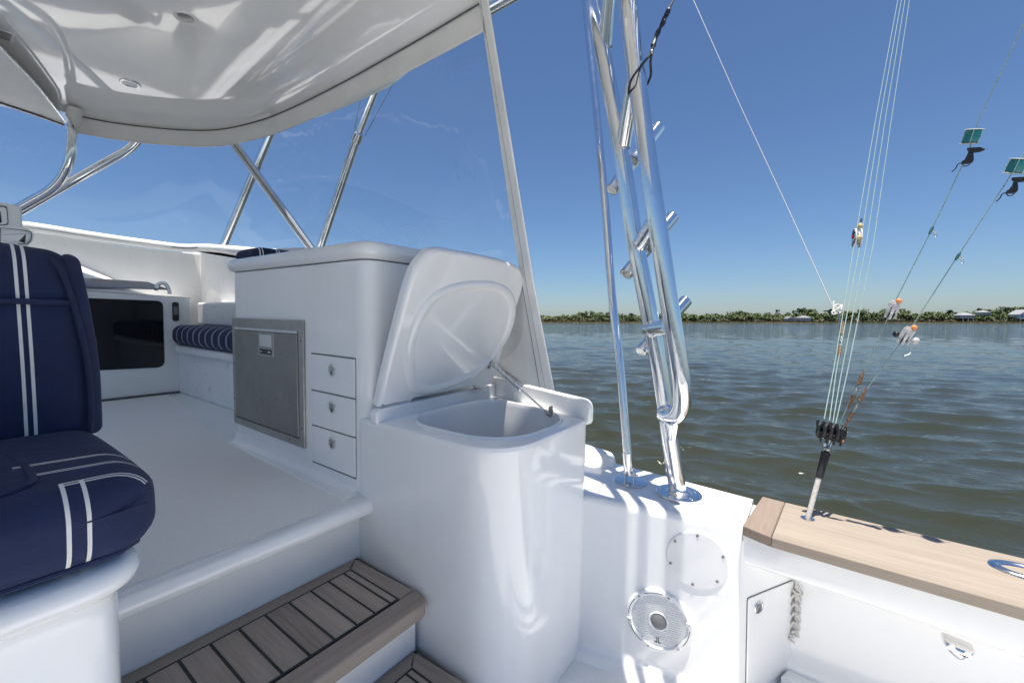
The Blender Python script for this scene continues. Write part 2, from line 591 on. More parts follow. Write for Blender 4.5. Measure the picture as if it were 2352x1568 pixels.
def water_mat():
    m, nt, b = newmat('river_water')
    b.inputs['Base Color'].default_value = (.026, .032, .024, 1)
    b.inputs['Roughness'].default_value = .04
    b.inputs['IOR'].default_value = 1.333
    mpv = N(nt, 'ShaderNodeMapping', vector_type='TEXTURE')
    mpv.inputs['Rotation'].default_value = (0, 0, rad(24)); mpv.inputs['Scale'].default_value = (1, 2.6, 1)
    tcv = N(nt, 'ShaderNodeTexCoord'); nt.links.new(tcv.outputs['Object'], mpv.inputs[0]); v = mpv.outputs[0]
    tcw = N(nt, 'ShaderNodeTexCoord'); mpw = N(nt, 'ShaderNodeMapping', vector_type='TEXTURE')
    mpw.inputs['Rotation'].default_value = (0, 0, rad(16)); mpw.inputs['Scale'].default_value = (1, 4.2, 1)
    nt.links.new(tcw.outputs['Object'], mpw.inputs[0]); mp2 = mpw.outputs[0]
    a = noise(nt, mp2, 3.4, 5, .68, .4)
    c = noise(nt, v, 7.5, 4, .6, .3)
    ad = N(nt, 'ShaderNodeMath', operation='MULTIPLY_ADD'); ad.inputs[1].default_value = .42
    nt.links.new(c, ad.inputs[0]); nt.links.new(a, ad.inputs[2])
    nt.links.new(bump(nt, ad.outputs[0], .62, .06), b.inputs['Normal'])
    big = noise(nt, texco(nt, (.02, .05, 1)), 1.0, 4, .6)
    nt.links.new(ramp(nt, big, [(.3, (.028, .033, .022)), (.7, (.041, .044, .029))]), b.inputs['Base Color'])
    return m
M['water'] = water_mat()

def leafmat(name, cols, sc):
    m, nt, b = newmat(name)
    tc = texco(nt, kind='Object')
    f = noise(nt, tc, sc, 3, .7)
    nt.links.new(ramp(nt, f, [(.28, cols[0]), (.5, cols[1]), (.72, cols[2])]), b.inputs['Base Color'])
    b.inputs['Roughness'].default_value = .7
    return m
M['leaf'] = leafmat('wood_foliage', [(.065, .098, .035), (.125, .16, .058), (.18, .205, .09)], .05)
M['leaf_pine'] = leafmat('pine_foliage', [(.035, .055, .022), (.055, .08, .032), (.08, .105, .045)], .3)
M['scrub'] = leafmat('scrub_foliage', [(.10, .10, .05), (.14, .13, .07), (.18, .155, .09)], .12)
M['grass'] = leafmat('marsh_grass', [(.15, .13, .055), (.20, .18, .075), (.26, .19, .09)], .05)
M['bark'] = simple('bark', (.09, .07, .055), .9)
M['mud'] = simple('marsh_mud', (.09, .075, .05), .9, var=.3, vscale=.2)
M['h_white'] = simple('house_white', (.50, .50, .49), .6)
M['h_grey'] = simple('house_grey', (.32, .34, .35), .6)
M['h_blue'] = simple('house_blue', (.45, .55, .62), .6)
M['h_roof'] = simple('roof_metal', (.30, .31, .32), .6)
M['h_roof_d'] = simple('roof_shingle', (.22, .22, .22), .8)
M['pane'] = simple('window_pane', (.03, .04, .05), .1)

# =================================================================== SETTING: water, shore
WZ = -1.37
def wpos(px, k):                      # ground position at view depth k in the direction of picture column px
    s = (px - PW / 2) / FPX * k
    return _fw * k + _rt * s

WDIR = math.atan2(_fw.y, _fw.x) - rad(20)
def build_water():
    NR, NA = 560, 640
    r0, r1 = 1.6, 900.0
    rr = r0 * (r1 / r0) ** (np.arange(NR) / (NR - 1))
    az = YAW + np.radians(np.linspace(-70, 75, NA))
    Rg, Ag = np.meshgrid(rr, az, indexing='ij')
    X = Rg * np.sin(Ag); Yv = Rg * np.cos(Ag); Z = np.zeros_like(X); DX = np.zeros_like(X); DY = np.zeros_like(X)
    cell = np.maximum(np.gradient(rr)[:, None], Rg * (az[1] - az[0]))
    g = np.random.default_rng(5)
    wd = WDIR
    for i in range(130):
        lam = .12 * (1.9 / .12) ** g.random()
        th = wd + g.normal(0, .36)
        k = 2 * math.pi / lam
        amp = .0066 * lam ** .92 * (1.0 if lam < .8 else (.8 / lam) ** 1.0)
        ph = g.random() * 6.283
        att = np.exp(-(cell * 2.4 / lam) ** 2)
        arg = k * (X * math.cos(th) + Yv * math.sin(th)) + ph
        s = np.sin(arg)
        Z += amp * att * s
        c_ = np.cos(arg) * amp * att * .75
        DX += c_ * math.cos(th); DY += c_ * math.sin(th)
    patch = 1 + .35 * np.sin(X * .11 + 1) * np.sin(Yv * .17 + X * .05)
    Z = Z * patch + WZ
    X = X + DX * patch; Yv = Yv + DY * patch
    V = np.stack([X, Yv, Z], -1).reshape(-1, 3)
    idx = np.arange(NR * NA).reshape(NR, NA)
    Fq = np.stack([idx[:-1, :-1], idx[1:, :-1], idx[1:, 1:], idx[:-1, 1:]], -1).reshape(-1, 4)
    me = bpy.data.meshes.new('water')
    me.vertices.add(len(V)); me.vertices.foreach_set('co', V.ravel())
    me.loops.add(Fq.size); me.loops.foreach_set('vertex_index', Fq.ravel().astype(np.int32))
    me.polygons.add(len(Fq)); me.polygons.foreach_set('loop_start', np.arange(0, Fq.size, 4, dtype=np.int32))
    me.polygons.foreach_set('use_smooth', np.ones(len(Fq), dtype=bool))
    me.update(); me.validate()
    me.materials.append(M['water'])
    if me.polygons[0].normal.z < 0: me.flip_normals()
    o = bpy.data.objects.new('water', me); COL.objects.link(o)
    tagit(o, 'choppy olive green river water with blue sky reflections', None, kind='structure')
    b = 6000
    o2 = obj('water', ([(-b, -b, WZ - .25), (b, -b, WZ - .25), (b, b, WZ - .25), (-b, b, WZ - .25)], [[0, 1, 2, 3]]), M['water'], boat=False, kind='structure',
             label='flat open water far around the boat')
build_water()

PROF = [(-200, 722), (900, 724), (1255, 724), (1300, 721), (1340, 719), (1380, 722), (1480, 722), (1560, 720), (1640, 717), (1700, 713), (1760, 717), (1800, 718), (1840, 713), (1880, 715),
        (1910, 712), (1950, 716), (2000, 716), (2030, 712), (2065, 711), (2100, 715), (2140, 715), (2180, 714), (2220, 712), (2260, 713), (2300, 709), (2352, 706), (2700, 702), (3600, 700)]
def shore_k(px): return 415 - 45 * min(1, max(0, (px - 1300) / 1100))
def tree_h(px):
    y = np.interp(px, [p[0] for p in PROF], [p[1] for p in PROF])
    return (HOR - y) / FPX * (shore_k(px) + 14) - (WZ - EYE.z)

def leaves(c, rx, rz, n, size, g, up=1.5):
    """n small leaf-clump quads through an uneven crown (numpy arrays)"""
    lc = np.stack([g.normal(0, .45, 7) * rx, g.normal(0, .45, 7) * rx, g.normal(0, .33, 7) * rz], -1); lr = .35 + .4 * g.random(7)
    pick = g.integers(0, 7, n)
    d = g.normal(0, 1, (n, 3)); d /= np.linalg.norm(d, axis=1)[:, None]
    p = np.array(c) + lc[pick] + d * np.array([rx, rx, rz * .8]) * (lr[pick] * g.random(n) ** .4)[:, None]
    nn = g.normal(0, 1, (n, 3)) + np.array([0, 0, up]); nn /= np.linalg.norm(nn, axis=1)[:, None]
    a = np.cross(nn, np.array([.31, .77, .11])); a /= np.linalg.norm(a, axis=1)[:, None]
    b = np.cross(nn, a)
    s = (size * (.6 + .8 * g.random(n)))[:, None]; t = (size * (.5 + .5 * g.random(n)))[:, None]
    V = np.stack([p - a * s - b * t * .3, p + b * t, p + a * s + b * t * .2, p - b * t], 1)
    return V.reshape(-1, 3)

def quads(name, V, mat, parent=None, **kw):
    V = np.asarray(V, dtype=float); n = len(V) // 4
    off = LOC[parent.name] if parent is not None else Vector((0, 0, 0))
    V = V - np.array(off)
    me = bpy.data.meshes.new(name)
    me.vertices.add(len(V)); me.vertices.foreach_set('co', V.ravel())
    me.loops.add(n * 4); me.loops.foreach_set('vertex_index', np.arange(n * 4, dtype=np.int32))
    me.polygons.add(n); me.polygons.foreach_set('loop_start', np.arange(0, n * 4, 4, dtype=np.int32))
    me.update(); me.validate(); me.materials.append(mat)
    o = bpy.data.objects.new(name, me); COL.objects.link(o)
    if parent is not None: o.parent = parent
    return tagit(o, **kw)

def build_shore():
    g = np.random.default_rng(21)
    # low marsh land behind the water edge
    xs = np.linspace(-900, 5200, 90)
    V, Fc = [], []
    for i, x in enumerate(xs):
        k0 = shore_k(x) + 1.2 * math.sin(x * .02) + g.normal(0, .3)
        for dk, z in ((0, WZ - .3), (.4, WZ + .12), (14, WZ + 1.3), (40, WZ + 2.0), (400, WZ + 2.5)):
            p = wpos(x, k0 + dk); V.append((p.x, p.y, z))
    for i in range(len(xs) - 1):
        for j in range(4):
            Fc.append([i * 5 + j, (i + 1) * 5 + j, (i + 1) * 5 + j + 1, i * 5 + j + 1])
    obj('marsh_shore', (V, Fc), M['mud'], boat=False, kind='structure', label='low muddy marsh bank along the far shore')
    # marsh grass: blades
    V, Fc = [], []
    for i in range(26000):
        x = g.uniform(300, 2700); k = shore_k(x) + .5 + 16 * g.random() ** 1.5
        p = wpos(x, k); h = .6 + .7 * g.random(); w = .14 + .25 * g.random()
        z = WZ + .1 + .085 * (k - shore_k(x))
        a = g.random() * 3.14; dx, dy = math.cos(a) * w, math.sin(a) * w
        n = len(V)
        V += [(p.x - dx, p.y - dy, z), (p.x + dx, p.y + dy, z), (p.x + dx * .3 + g.normal(0, .15), p.y + dy * .3, z + h)]
        Fc.append([n, n + 1, n + 2])
    obj('marsh_grass', (V, Fc), M['grass'], boat=False, kind='stuff', smooth=False, label='brownish green marsh grass along the far waterline', cat=None)
    # scrub belt
    parts = []
    for i in range(420):
        x = g.uniform(200, 2750); k = shore_k(x) + 11 + 8 * g.random(); p = wpos(x, k)
        h = 1.4 + 2.2 * g.random()
        parts.append(leaves((p.x, p.y, WZ + .8 + h * .5), 2.2 + g.random() * 1.5, h * .65, 80, .6, g))
    quads('shoreline_scrub', np.concatenate(parts), M['scrub'], kind='stuff', label='olive grey scrub between marsh grass and the wood', cat=None)
    # wood mass
    parts = []; trunks = []
    for row in range(3):
        n = 240
        for i in range(n):
            x = -150 + 3100 * (i + g.random()) / n
            hv = 1 + .16 * math.sin(x * .013 + 1.3 * row) + .12 * math.sin(x * .041 + row) + g.normal(0, .08)
            k = shore_k(x) + 17 + row * 9 + g.normal(0, 1.5)
            p = wpos(x, k)
            h = tree_h(x) * (.60 + .14 * row + .08 * g.random()) * hv * (k / (shore_k(x) + 14))
            h = max(3.5, h)
            rz = h * .42; rx = 3.4 + 2.8 * g.random()
            parts.append(leaves((p.x, p.y, WZ + .8 + h - rz), rx, rz, 240, .85, g))
            trunks.append(tube([(p.x, p.y, WZ + .5), (p.x + g.normal(0, .3), p.y, WZ + h * .7)], [.22, .1], 5))
    quads('woodland', np.concatenate(parts), M['leaf'], kind='stuff', label='dense green coastal wood along the far shore', cat=None)
    obj('woodland_trunks', join(*trunks), M['bark'], boat=False, kind='stuff', smooth=False, label='trunks inside the dense coastal wood', cat=None)
    # trees that stand out on the skyline
    SK = [(1338, 717, 1.0, 'pine', 'thin dark pine on the skyline nearest the clear curtain edge'),
          (1452, 718, .9, 'pine', 'dark pine crown between the two slender tower pipes'),
          (1702, 711, 1.5, 'oak', 'broad rounded tree crown just right of the ladder pipes'),
          (1835, 707, 1.3, 'pine', 'tall flat topped pine left of the white halyard knot'),
          (1855, 709, 1.0, 'oak', 'dark rounded tree behind the small grey shore house'),
          (1905, 709, 1.1, 'pine', 'flat pine crown right behind the halyard knot'),
          (1940, 714, 1.0, 'oak', 'low rounded tree between the rigging lines'),
          (2033, 709, 1.3, 'oak', 'dark domed tree behind the upper white clip'),
          (2070, 710, 1.4, 'oak', 'wide rounded tree just right of the upper white clip'),
          (2135, 713, 1.1, 'oak', 'rounded tree halfway between the white clips and the raised house'),
          (2180, 711, 1.0, 'pine', 'spreading pine crown left of the raised white house'),
          (2262, 708, 1.2, 'oak', 'dark tree crown behind the pale roof in the wood'),
          (2308, 704, 1.4, 'pine', 'tall spreading tree left of the gabled house'),
          (2345, 702, 1.3, 'oak', 'tallest rounded tree at the right edge of the wood')]
    for x, y, w, kind, lab in SK:
        k = shore_k(x) + 30; p = wpos(x, k)
        h = (HOR - y) / FPX * k - (WZ - EYE.z) - .4
        t = thing('pine_tree' if kind == 'pine' else 'broadleaf_tree', lab, 'tree', (p.x, p.y, WZ + .6), 'trees on the far skyline', boat=False)
        bx = g.normal(0, .4)
        obj('trunk', join(tube([(p.x, p.y, WZ + .5), (p.x + bx * .5, p.y, WZ + h * .5), (p.x + bx, p.y, WZ + h * .92)], [.32, .24, .1], 7),
            *[tube([(p.x + bx * .5, p.y, WZ + h * (.55 + .1 * q)), (p.x + g.normal(0, 2), p.y + g.normal(0, 2), WZ + h * (.75 + .08 * q))], [.12, .04], 5) for q in range(3)]), M['bark'], t)
        if kind == 'pine':
            cr = np.concatenate([leaves((p.x + bx + g.normal(0, 1.0 * w), p.y + g.normal(0, 1.0), WZ + h - .8 - q * .9), 2.4 * w, .8, 130, .6, g) for q in range(4)])
        else:
            cr = leaves((p.x + bx, p.y, WZ + h - 2.2 * w), 3.8 * w, 2.6 * w, 620, .7, g)
        quads('crown', cr, M['leaf_pine'] if kind == 'pine' else M['leaf'], t)
    # houses
    def house(px, k_off, w, d, h, base, mat, rmat, label, hip=False, porch=False, rot=0.0):
        k = shore_k(px) + k_off; p = wpos(px, k)
        t = thing('shore_house', label, 'house', (p.x, p.y, WZ), 'houses on the far shore', boat=False)
        e1 = (_rt * math.cos(rot) + _fw * math.sin(rot)); e2 = (_fw * math.cos(rot) - _rt * math.sin(rot))
        def q(a, b, z): return Vector((p.x, p.y, WZ + z)) + e1 * a + e2 * b
        def bx(a0, a1, b0, b1, z0, z1):
            v = [q(a, b, z) for z in (z0, z1) for a, b in ((a0, b0), (a1, b0), (a1, b1), (a0, b1))]
            return v, [[0, 1, 2, 3], [4, 5, 6, 7], [0, 1, 5, 4], [1, 2, 6, 5], [2, 3, 7, 6], [3, 0, 4, 7]]
        obj('wall', bx(-w / 2, w / 2, -d / 2, d / 2, base, base + h), mat, t, smooth=False)
        if base > 1.4:
            for a in (-w * .42, 0, w * .42):
                obj('post', bx(a - .2, a + .2, -d / 2, -d / 2 + .4, 0.4, base), M['h_white'], t, smooth=False)
        rh = w * .22; o_ = .5; z0 = base + h
        if hip:
            v = [q(-w / 2 - o_, -d / 2 - o_, z0), q(w / 2 + o_, -d / 2 - o_, z0), q(w / 2 + o_, d / 2 + o_, z0), q(-w / 2 - o_, d / 2 + o_, z0), q(-w * .2, 0, z0 + rh), q(w * .2, 0, z0 + rh)]
            f = [[0, 1, 5, 4], [1, 2, 5], [2, 3, 4, 5], [3, 0, 4], [0, 1, 2, 3]]
        else:   # gable towards the water
            v = [q(-w / 2 - o_, -d / 2 - o_, z0), q(0, -d / 2 - o_, z0 + rh * 1.4), q(w / 2 + o_, -d / 2 - o_, z0), q(-w / 2 - o_, d / 2, z0), q(0, d / 2, z0 + rh * 1.4), q(w / 2 + o_, d / 2, z0)]
            f = [[0, 1, 4, 3], [1, 2, 5, 4], [0, 1, 2], [3, 4, 5], [0, 2, 5, 3]]
        obj('roof', (v, f), rmat, t, smooth=False)
        for a in np.linspace(-w * .34, w * .34, 4):
            fr = obj('window', bx(a - .5, a + .5, -d / 2 - .08, -d / 2 + .05, base + h * .3, base + h * .8), M['h_white'] if mat is not M['h_white'] else M['h_grey'], t, smooth=False)
            obj('pane', bx(a - .4, a + .4, -d / 2 - .11, -d / 2 - .05, base + h * .34, base + h * .76), M['pane'], fr, smooth=False)
    house(1812, 8, 7, 6, 2.2, 1.9, M['h_grey'], M['h_roof_d'], 'small grey cottage low on the shore, left of the white fronted house')
    house(1844, 8, 10, 7, 2.8, 2.0, M['h_white'], M['h_roof_d'], 'white fronted house with grey roof low on the shore left of the rigging', hip=True)
    house(2212, 12, 11, 8, 2.8, 4.3, M['h_white'], M['h_roof'], 'white house raised on posts under a pale hipped roof', hip=True)
    house(2255, 26, 8, 7, 2.5, 7.6, M['h_white'], M['h_roof'], 'house almost hidden in the wood showing only a pale roof', hip=True)
    house(2344, 12, 14, 9, 4.0, 3.8, M['h_blue'], M['h_roof'], 'pale blue gabled house at the right edge of the shore')
build_shore()

# =================================================================== BOAT HULL
SOLE = -.66
hull = thing('boat_hull', 'white moulded sport boat hull with cockpit, gunwale and bridge deck', 'boat', (0, 0, SOLE))
GI0, GI1 = (1.555, .744), (1.669, .199)
def gin(y): return 1.555 + (.744 - y) * .209
def gout(y): return 1.985 + .085 * (y - .17)
WP = plane3((1.555, .744, 0), (1.669, .199, 0), (1.555, .744, -.5))
WN = WP[1] if WP[1].x < 0 else -WP[1]
WPL = (WP[0], WN)

def sweep_y(prof, ys):
    rings = []
    for y in ys: rings.append([Vector((x, y, z)) for x, z in prof(y)])
    return loft(rings, cap0=True, cap1=True, closed=True)

# cockpit sole
obj('cockpit_sole', rbox(-1.95, 1.93, -3.3, 1.2, SOLE - .05, SOLE, .0), M['nonskid'], hull)
# forward gunwale with coaming wall
def prof_f(y):
    a, b = gin(y), gout(y)
    return [(a - .07, SOLE - .01), (a - .045, SOLE + .006), (a - .015, SOLE + .02), (a - .003, SOLE + .06), (a, -.03), (a + .004, -.014), (a + .013, -.004), (a + .028, 0), (b - .03, 0), (b - .008, -.008), (b, -.025), (b + .03, -.5), (b - .12, -1.6), (b - .3, -1.6), (b - .2, -.72)]
obj('gunwale', sweep_y(prof_f, [.192, .3, .5, .75, 1.0, 1.4, 2.0]), M['white'], hull, ang=50)
# hull side carries on forward
def prof_ff(y):
    b = gout(y) + .05 * max(0, y - 2)
    z = .02 * (y - 2)
    return [(b - .42, -.66), (b - .42, z), (b - .03, z), (b, z - .03), (b + .03, -.5), (b - .12 - .05 * (y - 2), -1.6), (b - .5, -1.6)]
obj('hull_side', sweep_y(prof_ff, [2.001, 3, 4.5, 6]), M['white'], hull, ang=50)
# aft bolster above the recess
def prof_a(y):
    a = 1.678 + .06 * min(0, y) ; b = gout(y)
    a = max(a, 1.6)
    return [(1.90, SOLE - .01), (1.91, SOLE + .03), (1.93, SOLE + .10), (1.945, -.3), (1.945, -.158), (1.79, -.158), (a + .045, -.152), (a + .016, -.143), (a + .004, -.125), (a, -.08), (a, -.034), (a + .01, -.022), (b - .03, -.022), (b, -.04), (b + .03, -.5), (b - .12, -1.6), (b - .3, -1.6), (b, -.72)]
obj('coaming', sweep_y(prof_a, [.190, .1, -.1, -.46, -1.2, -2.2, -3.3]), M['white'], hull, ang=50)
# port side and transom close the cockpit
def prof_p(y):
    return [(-x, z) for x, z in prof_f(min(y, .19 if y < .19 else y))]
obj('gunwale', sweep_y(lambda y: [(-x, z) for x, z in prof_a(y)], [.0, -1.2, -3.3]), M['white'], hull, ang=50)
obj('gunwale', sweep_y(lambda y: [(-x, z) for x, z in prof_ff(max(2, y))], [.001, 2, 4, 6]), M['white'], hull, ang=50)
obj('transom', rbox(-1.98, 1.98, -3.55, -3.25, -1.6, 0.0, .03), M['white'], hull)
# raised bulwark ahead of the flange
ring = rpoly([(1.925, .80, 0), (2.035, .80, 0), (2.06, 1.0, 0), (2.15, 2.0, 0), (1.93, 2.0, 0)], [.05, .05, .0, .0, 0])
pts = ring
rings = []
for z, d in ((-.002, -.004), (.012, 0), (.035, .008), (.048, .02), (.055, .045)):
    rr_ = inset(pts, d) if d else pts
    rings.append([Vector((p.x, p.y, z + max(0, (p.y - .8)) * .05)) for p in rr_])
obj('bulwark', loft(rings), M['white'], hull, ang=50)
# recess end wall (angled) with its locker hatch
DWa = Vector((1.674, .189, 0)); DWd = Vector((.87, -.49, 0)).normalized()
DW = plane3(DWa, DWa + DWd, DWa + Vector((0, 0, -1)))
DN = DW[1] if DW[1].y < 0 else -DW[1]
def dw(s, z, o=0): return DWa + DWd * s + Vector((0, 0, z)) + DN * o
obj('recess_end_wall', slab([dw(-.004, -.62 - .06), dw(.30, -.68), dw(.30, -.05), dw(-.004, -.05)], -DN * .03, .002), M['white'], hull)
obj('recess_ledge', slab([Vector((1.86, .06, -.62)), Vector((1.86, -3.2, -.62)), Vector((1.94, -3.2, -.62)), Vector((1.94, .03, -.62))], (0, 0, -.06), .004), M['white'], hull)

# bridge deck with nosing, riser and liner walls
NY = 1.385
obj('bridge_deck', slab([Vector((-1.6, NY + .06, -.03)), Vector((1.03, NY + .06, -.03)), Vector((1.32, 2.62, -.03)), Vector((1.32, 4.75, -.03)), Vector((-1.6, 4.75, -.03))], (0, 0, .034), .002), M['nonskid'], hull)
def nose_prof(x):
    return [(NY + .075, .0025), (NY + .03, .003), (NY + .012, 0), (NY, -.012), (NY - .004, -.03), (NY, -.047), (NY + .012, -.055), (NY + .03, -.058), (NY + .084, -.059), (NY + .088, -.30), (NY + .13, -.30), (NY + .13, -.02)]
rings = [[Vector((x, y, z)) for y, z in nose_prof(x)] for x in (-1.6, .1, 1.004)]
obj('deck_nosing', loft(rings), M['white'], hull, ang=60)
obj('deck_margin', slab([Vector((.925, NY + .07, 0)), Vector((1.01, NY + .07, 0)), Vector((1.01, 2.6, 0)), Vector((.955, 2.6, 0))], (0, 0, .0075), .003), M['white'], hull)
obj('deck_margin', slab([Vector((.955, 2.602, 0)), Vector((1.30, 2.602, 0)), Vector((1.30, 4.55, 0)), Vector((1.215, 4.55, 0))], (0, 0, .0075), .003), M['white'], hull)
obj('step_riser', rbox(-1.6, .985, 1.115, 1.2, SOLE, -.29, .004), M['white'], hull)
obj('step_riser', rbox(-1.6, .985, .82, .90, SOLE, -.50, .004), M['white'], hull)

# forward liner: side wall, front wall with trim, curved console top
SX = 1.66
FY = 5.1
side_top = [(415, 572), (470, 577), (535, 582), (620, 590), (720, 592)]
top_pts = [at(x, y, X=SX) for x, y in side_top]
for p in top_pts: pass
sw = [Vector((SX, 5.6, .5)), Vector((SX, 5.6, 1.42))] + [Vector((SX, p.y, p.z)) for p in top_pts] + [Vector((SX, 2.8, 1.0)), Vector((SX, 1.5, .9)), Vector((SX, 1.5, .3))]
obj('liner_side', slab(sw, (.12, 0, 0), .01), M['white_b'], hull)
fw_top = [(-60, 520), (60, 531), (200, 552), (300, 566), (415, 580), (430, 582)]
ft = [at(x, y, Y=FY) for x, y in fw_top]
fwall = [Vector((-1.6, FY, .4)), Vector((-1.6, FY, ft[0].z))] + ft + [Vector((SX, FY, ft[-1].z)), Vector((SX, FY, .4))]
obj('liner_front', slab(fwall, (0, .12, 0), .012), M['white_b'], hull)
# padded trim along the top of the liner
tp = [at(x, y - 11, Y=FY - .02) for x, y in fw_top[:-1]] + [at(x, y - 8, X=SX - .01) for x, y in side_top[1:]] + [Vector((SX - .01, 2.7, 1.0))]
tp = catmull([Vector((-1.6, FY - .02, tp[0].z))] + tp, 5)
obj('window_trim', tube(tp, .038, 12), M['canvas'], hull)
tp2 = [p + Vector((-.022, -.03, -.004)) for p in tp]
obj('trim_piping', tube(tp2, .0075, 6), M['seam'], hull)
# console top: loft from bulkhead edge to a curve on the front wall
BY = 4.55
curve = [at(x, y, Y=FY - .005) for x, y in [(-60, 560), (105, 588), (180, 606), (250, 636), (300, 664), (330, 682), (360, 694), (415, 706)]]
edge = [at(x, y, Y=BY) for x, y in [(-60, 655), (105, 660), (190, 665), (260, 670), (310, 674), (345, 677), (390, 680), (438, 684)]]
rows = []
for k in range(9):
    t = k / 8
    rows.append([e.lerp(c, t) + Vector((0, 0, .012 * math.sin(math.pi * t))) for e, c in zip(edge, curve)])
rows_c = rows
obj('console_top', loft(rows, False, False, closed=False), M['white_b'], hull, ang=60)
# foredeck and trunk cabin ahead of the windscreen
fd = [Vector((-1.9, FY + .13, .8)), Vector((1.9, FY + .13, .8)), Vector((1.75, 7.5, .86)), Vector((1.2, 9.5, .95)), Vector((.4, 11.2, 1.02)), Vector((-.4, 11.2, 1.02)), Vector((-1.2, 9.5, .95)), Vector((-1.75, 7.5, .86))]
obj('foredeck', slab(fd, (0, 0, .2), .06), M['white'], hull)
hb = [[Vector((p.x * s, p.y if p.y < 6 else p.y * q, z)) for p in fd] for z, s, q in ((.8, 1.0, 1.0), (-.6, .92, .97), (-1.6, .6, .9))]
obj('bow', loft(hb), M['white'], hull, ang=50)

# =================================================================== TEAK STEPS
def teak_step(label, xr, y0, y1, z, xl, pitch, joints):
    t = thing('teak_step', label, 'step', ((xl + xr) / 2, (y0 + y1) / 2, z - .045), 'teak boarding steps')
    th = .045; ib, if_, is_ = .085, .088, .055        # widths of back, front and side border boards
    def bd(name, pts, r, mat):
        ring = rpoly([Vector((x, y, z - th)) for x, y in pts], r, 6)
        return obj(name, slab(ring, (0, 0, th), .009, 4), mat, t)
    g = .0006
    bd('border_board', [(xl, y1 - ib * .62), (xr - is_ - g, y1 - ib * .62), (xr - g, y1), (xl, y1)], 0, M['teak_step_x'])
    bd('border_board', [(xr - is_, y0 + if_), (xr + .012, y0 + if_ * .95), (xr, y1), (xr - is_, y1 - ib * .62)], [0, .01, .004, 0], M['teak_step'])
    # front nosing board, its outer corner rounded
    ring = rpoly([Vector((xl, y0, z - th)), Vector((xr + .0, y0, z - th)), Vector((xr + .013, y0 + if_ * .95, z - th)), Vector((xr - is_, y0 + if_ - g, z - th)), Vector((xl, y0 + if_ - g, z - th))], [0, .06, 0, 0, 0], 8)
    obj('border_board', slab(ring, (0, 0, th), .010, 5), M['teak_step_x'], t)
    a, b = y0 + if_, y1 - ib * .62
    obj('caulk_bed', rbox(xl, xr - is_, a, b, z - th, z - .0015, 0), M['caulk'], t)
    c = .0085
    xs = [xr - is_ - c] + joints
    while xs[-1] > xl: xs.append(xs[-1] - pitch)
    for i in range(len(xs) - 1):
        x1 = xs[i] - (c / 2 if i else 0); x0 = xs[i + 1] + c / 2
        if x0 < xl: continue
        obj('plank', rbox(x0, x1, a + c, b - c, z - th * .5, z + .0002 + .0006 * random.random(), .0012, 2), M['teak_step'], t, smooth=False)
    return t
teak_step('upper teak step with black caulk lines below the bridge deck edge', .982, 1.045, 1.472, -.25, -.45, .0765, [.893, .832, .765])
teak_step('lower teak step of which only a corner shows at the bottom', .975, .80, 1.113, -.455, -.45, .0765, [.89, .83, .765])

# =================================================================== GALLEY CABINET + FRIDGE
CX_ = 1.0
cab = thing('galley_cabinet', 'white moulded cabinet with three drawers beside the steel fridge', 'cabinet', (1.3, 2.0, 0))
outl = rpoly([Vector((CX_, 2.615, 0)), Vector((CX_, 1.415, 0)), Vector((1.64, 1.415, 0)), Vector((1.64, 2.615, 0))], [.03, .075, .02, .02], 10)
rings = [[Vector((p.x, p.y, z)) for p in outl] for z in (-.02, .3, .6, .934)]
# leave the carcass as an outer shell
obj('carcass', loft(rings), M['white'], cab, ang=40)
gap = [[Vector((p.x, p.y, z)) for p in inset(outl, .004)] for z in (.934, .942)]
obj('counter_joint', loft(gap), M['seam'], cab)
cto = rpoly([Vector((CX_ - .03, 2.64, 0)), Vector((CX_ - .03, 1.385, 0)), Vector((1.66, 1.385, 0)), Vector((1.66, 2.64, 0))], [.05, .1, .03, .03], 10)
prof = []
for k in range(13):
    a = math.pi * k / 12 - math.pi / 2
    prof.append((.034 * (1 - math.cos(a)), .034 * math.sin(a)))
rings = [[Vector((p.x, p.y, .973 + h)) for p in inset(cto, d)] for d, h in prof]
obj('countertop', loft(rings), M['white'], cab, ang=60)
# toe cove along the deck
obj('toe_cove', loft([[Vector((CX_ - a, y, z)) for a, z in ((.03, 0.004), (.03, .008), (.012, .014), (.004, .03), (.0, .06), (-.02, .06), (-.02, 0.004))] for y in (1.475, 2.0, 2.615)]), M['white'], cab, ang=60)
def latch(parent, c, n, r=.024, ref=None):
    b = obj('pull_latch', lathe(c, n, [(r, 0), (r, .003), (r * .93, .005), (r * .78, .005), (r * .72, .003), (r * .7, .0035)], 28), M['chrome'], parent)
    obj('latch_button', lathe(Vector(c) + Vector(n) * .0036, n, [(r * .62, 0), (r * .62, .0015), (r * .5, .0022), (r * .1, .001)], 24), M['steel_f'], b)
    obj('latch_slot', lathe(Vector(c) + Vector(n) * .0034 + Vector((0, 0, -r * .45)), n, [(r * .3, 0), (r * .3, .0023), (r * .28, .0024)], 16), M['seam'], b)
    return b
yb0, yb1 = 1.492, 1.813
zs = [.549, .387, .230, .064]
for i in range(3):
    z1, z0 = zs[i], zs[i + 1]
    ins = obj('drawer', slab(rpoly([Vector((CX_, yb1, z0 + .003)), Vector((CX_, yb0, z0 + .003)), Vector((CX_, yb0, z1 - .003)), Vector((CX_, yb1, z1 - .003))], .006, 3), (-.004, 0, 0), .0025), M['white'], cab)
    latch(ins, at(763, [849, 934, 1017][i], X=CX_ - .004), (-1, 0, 0), .026)
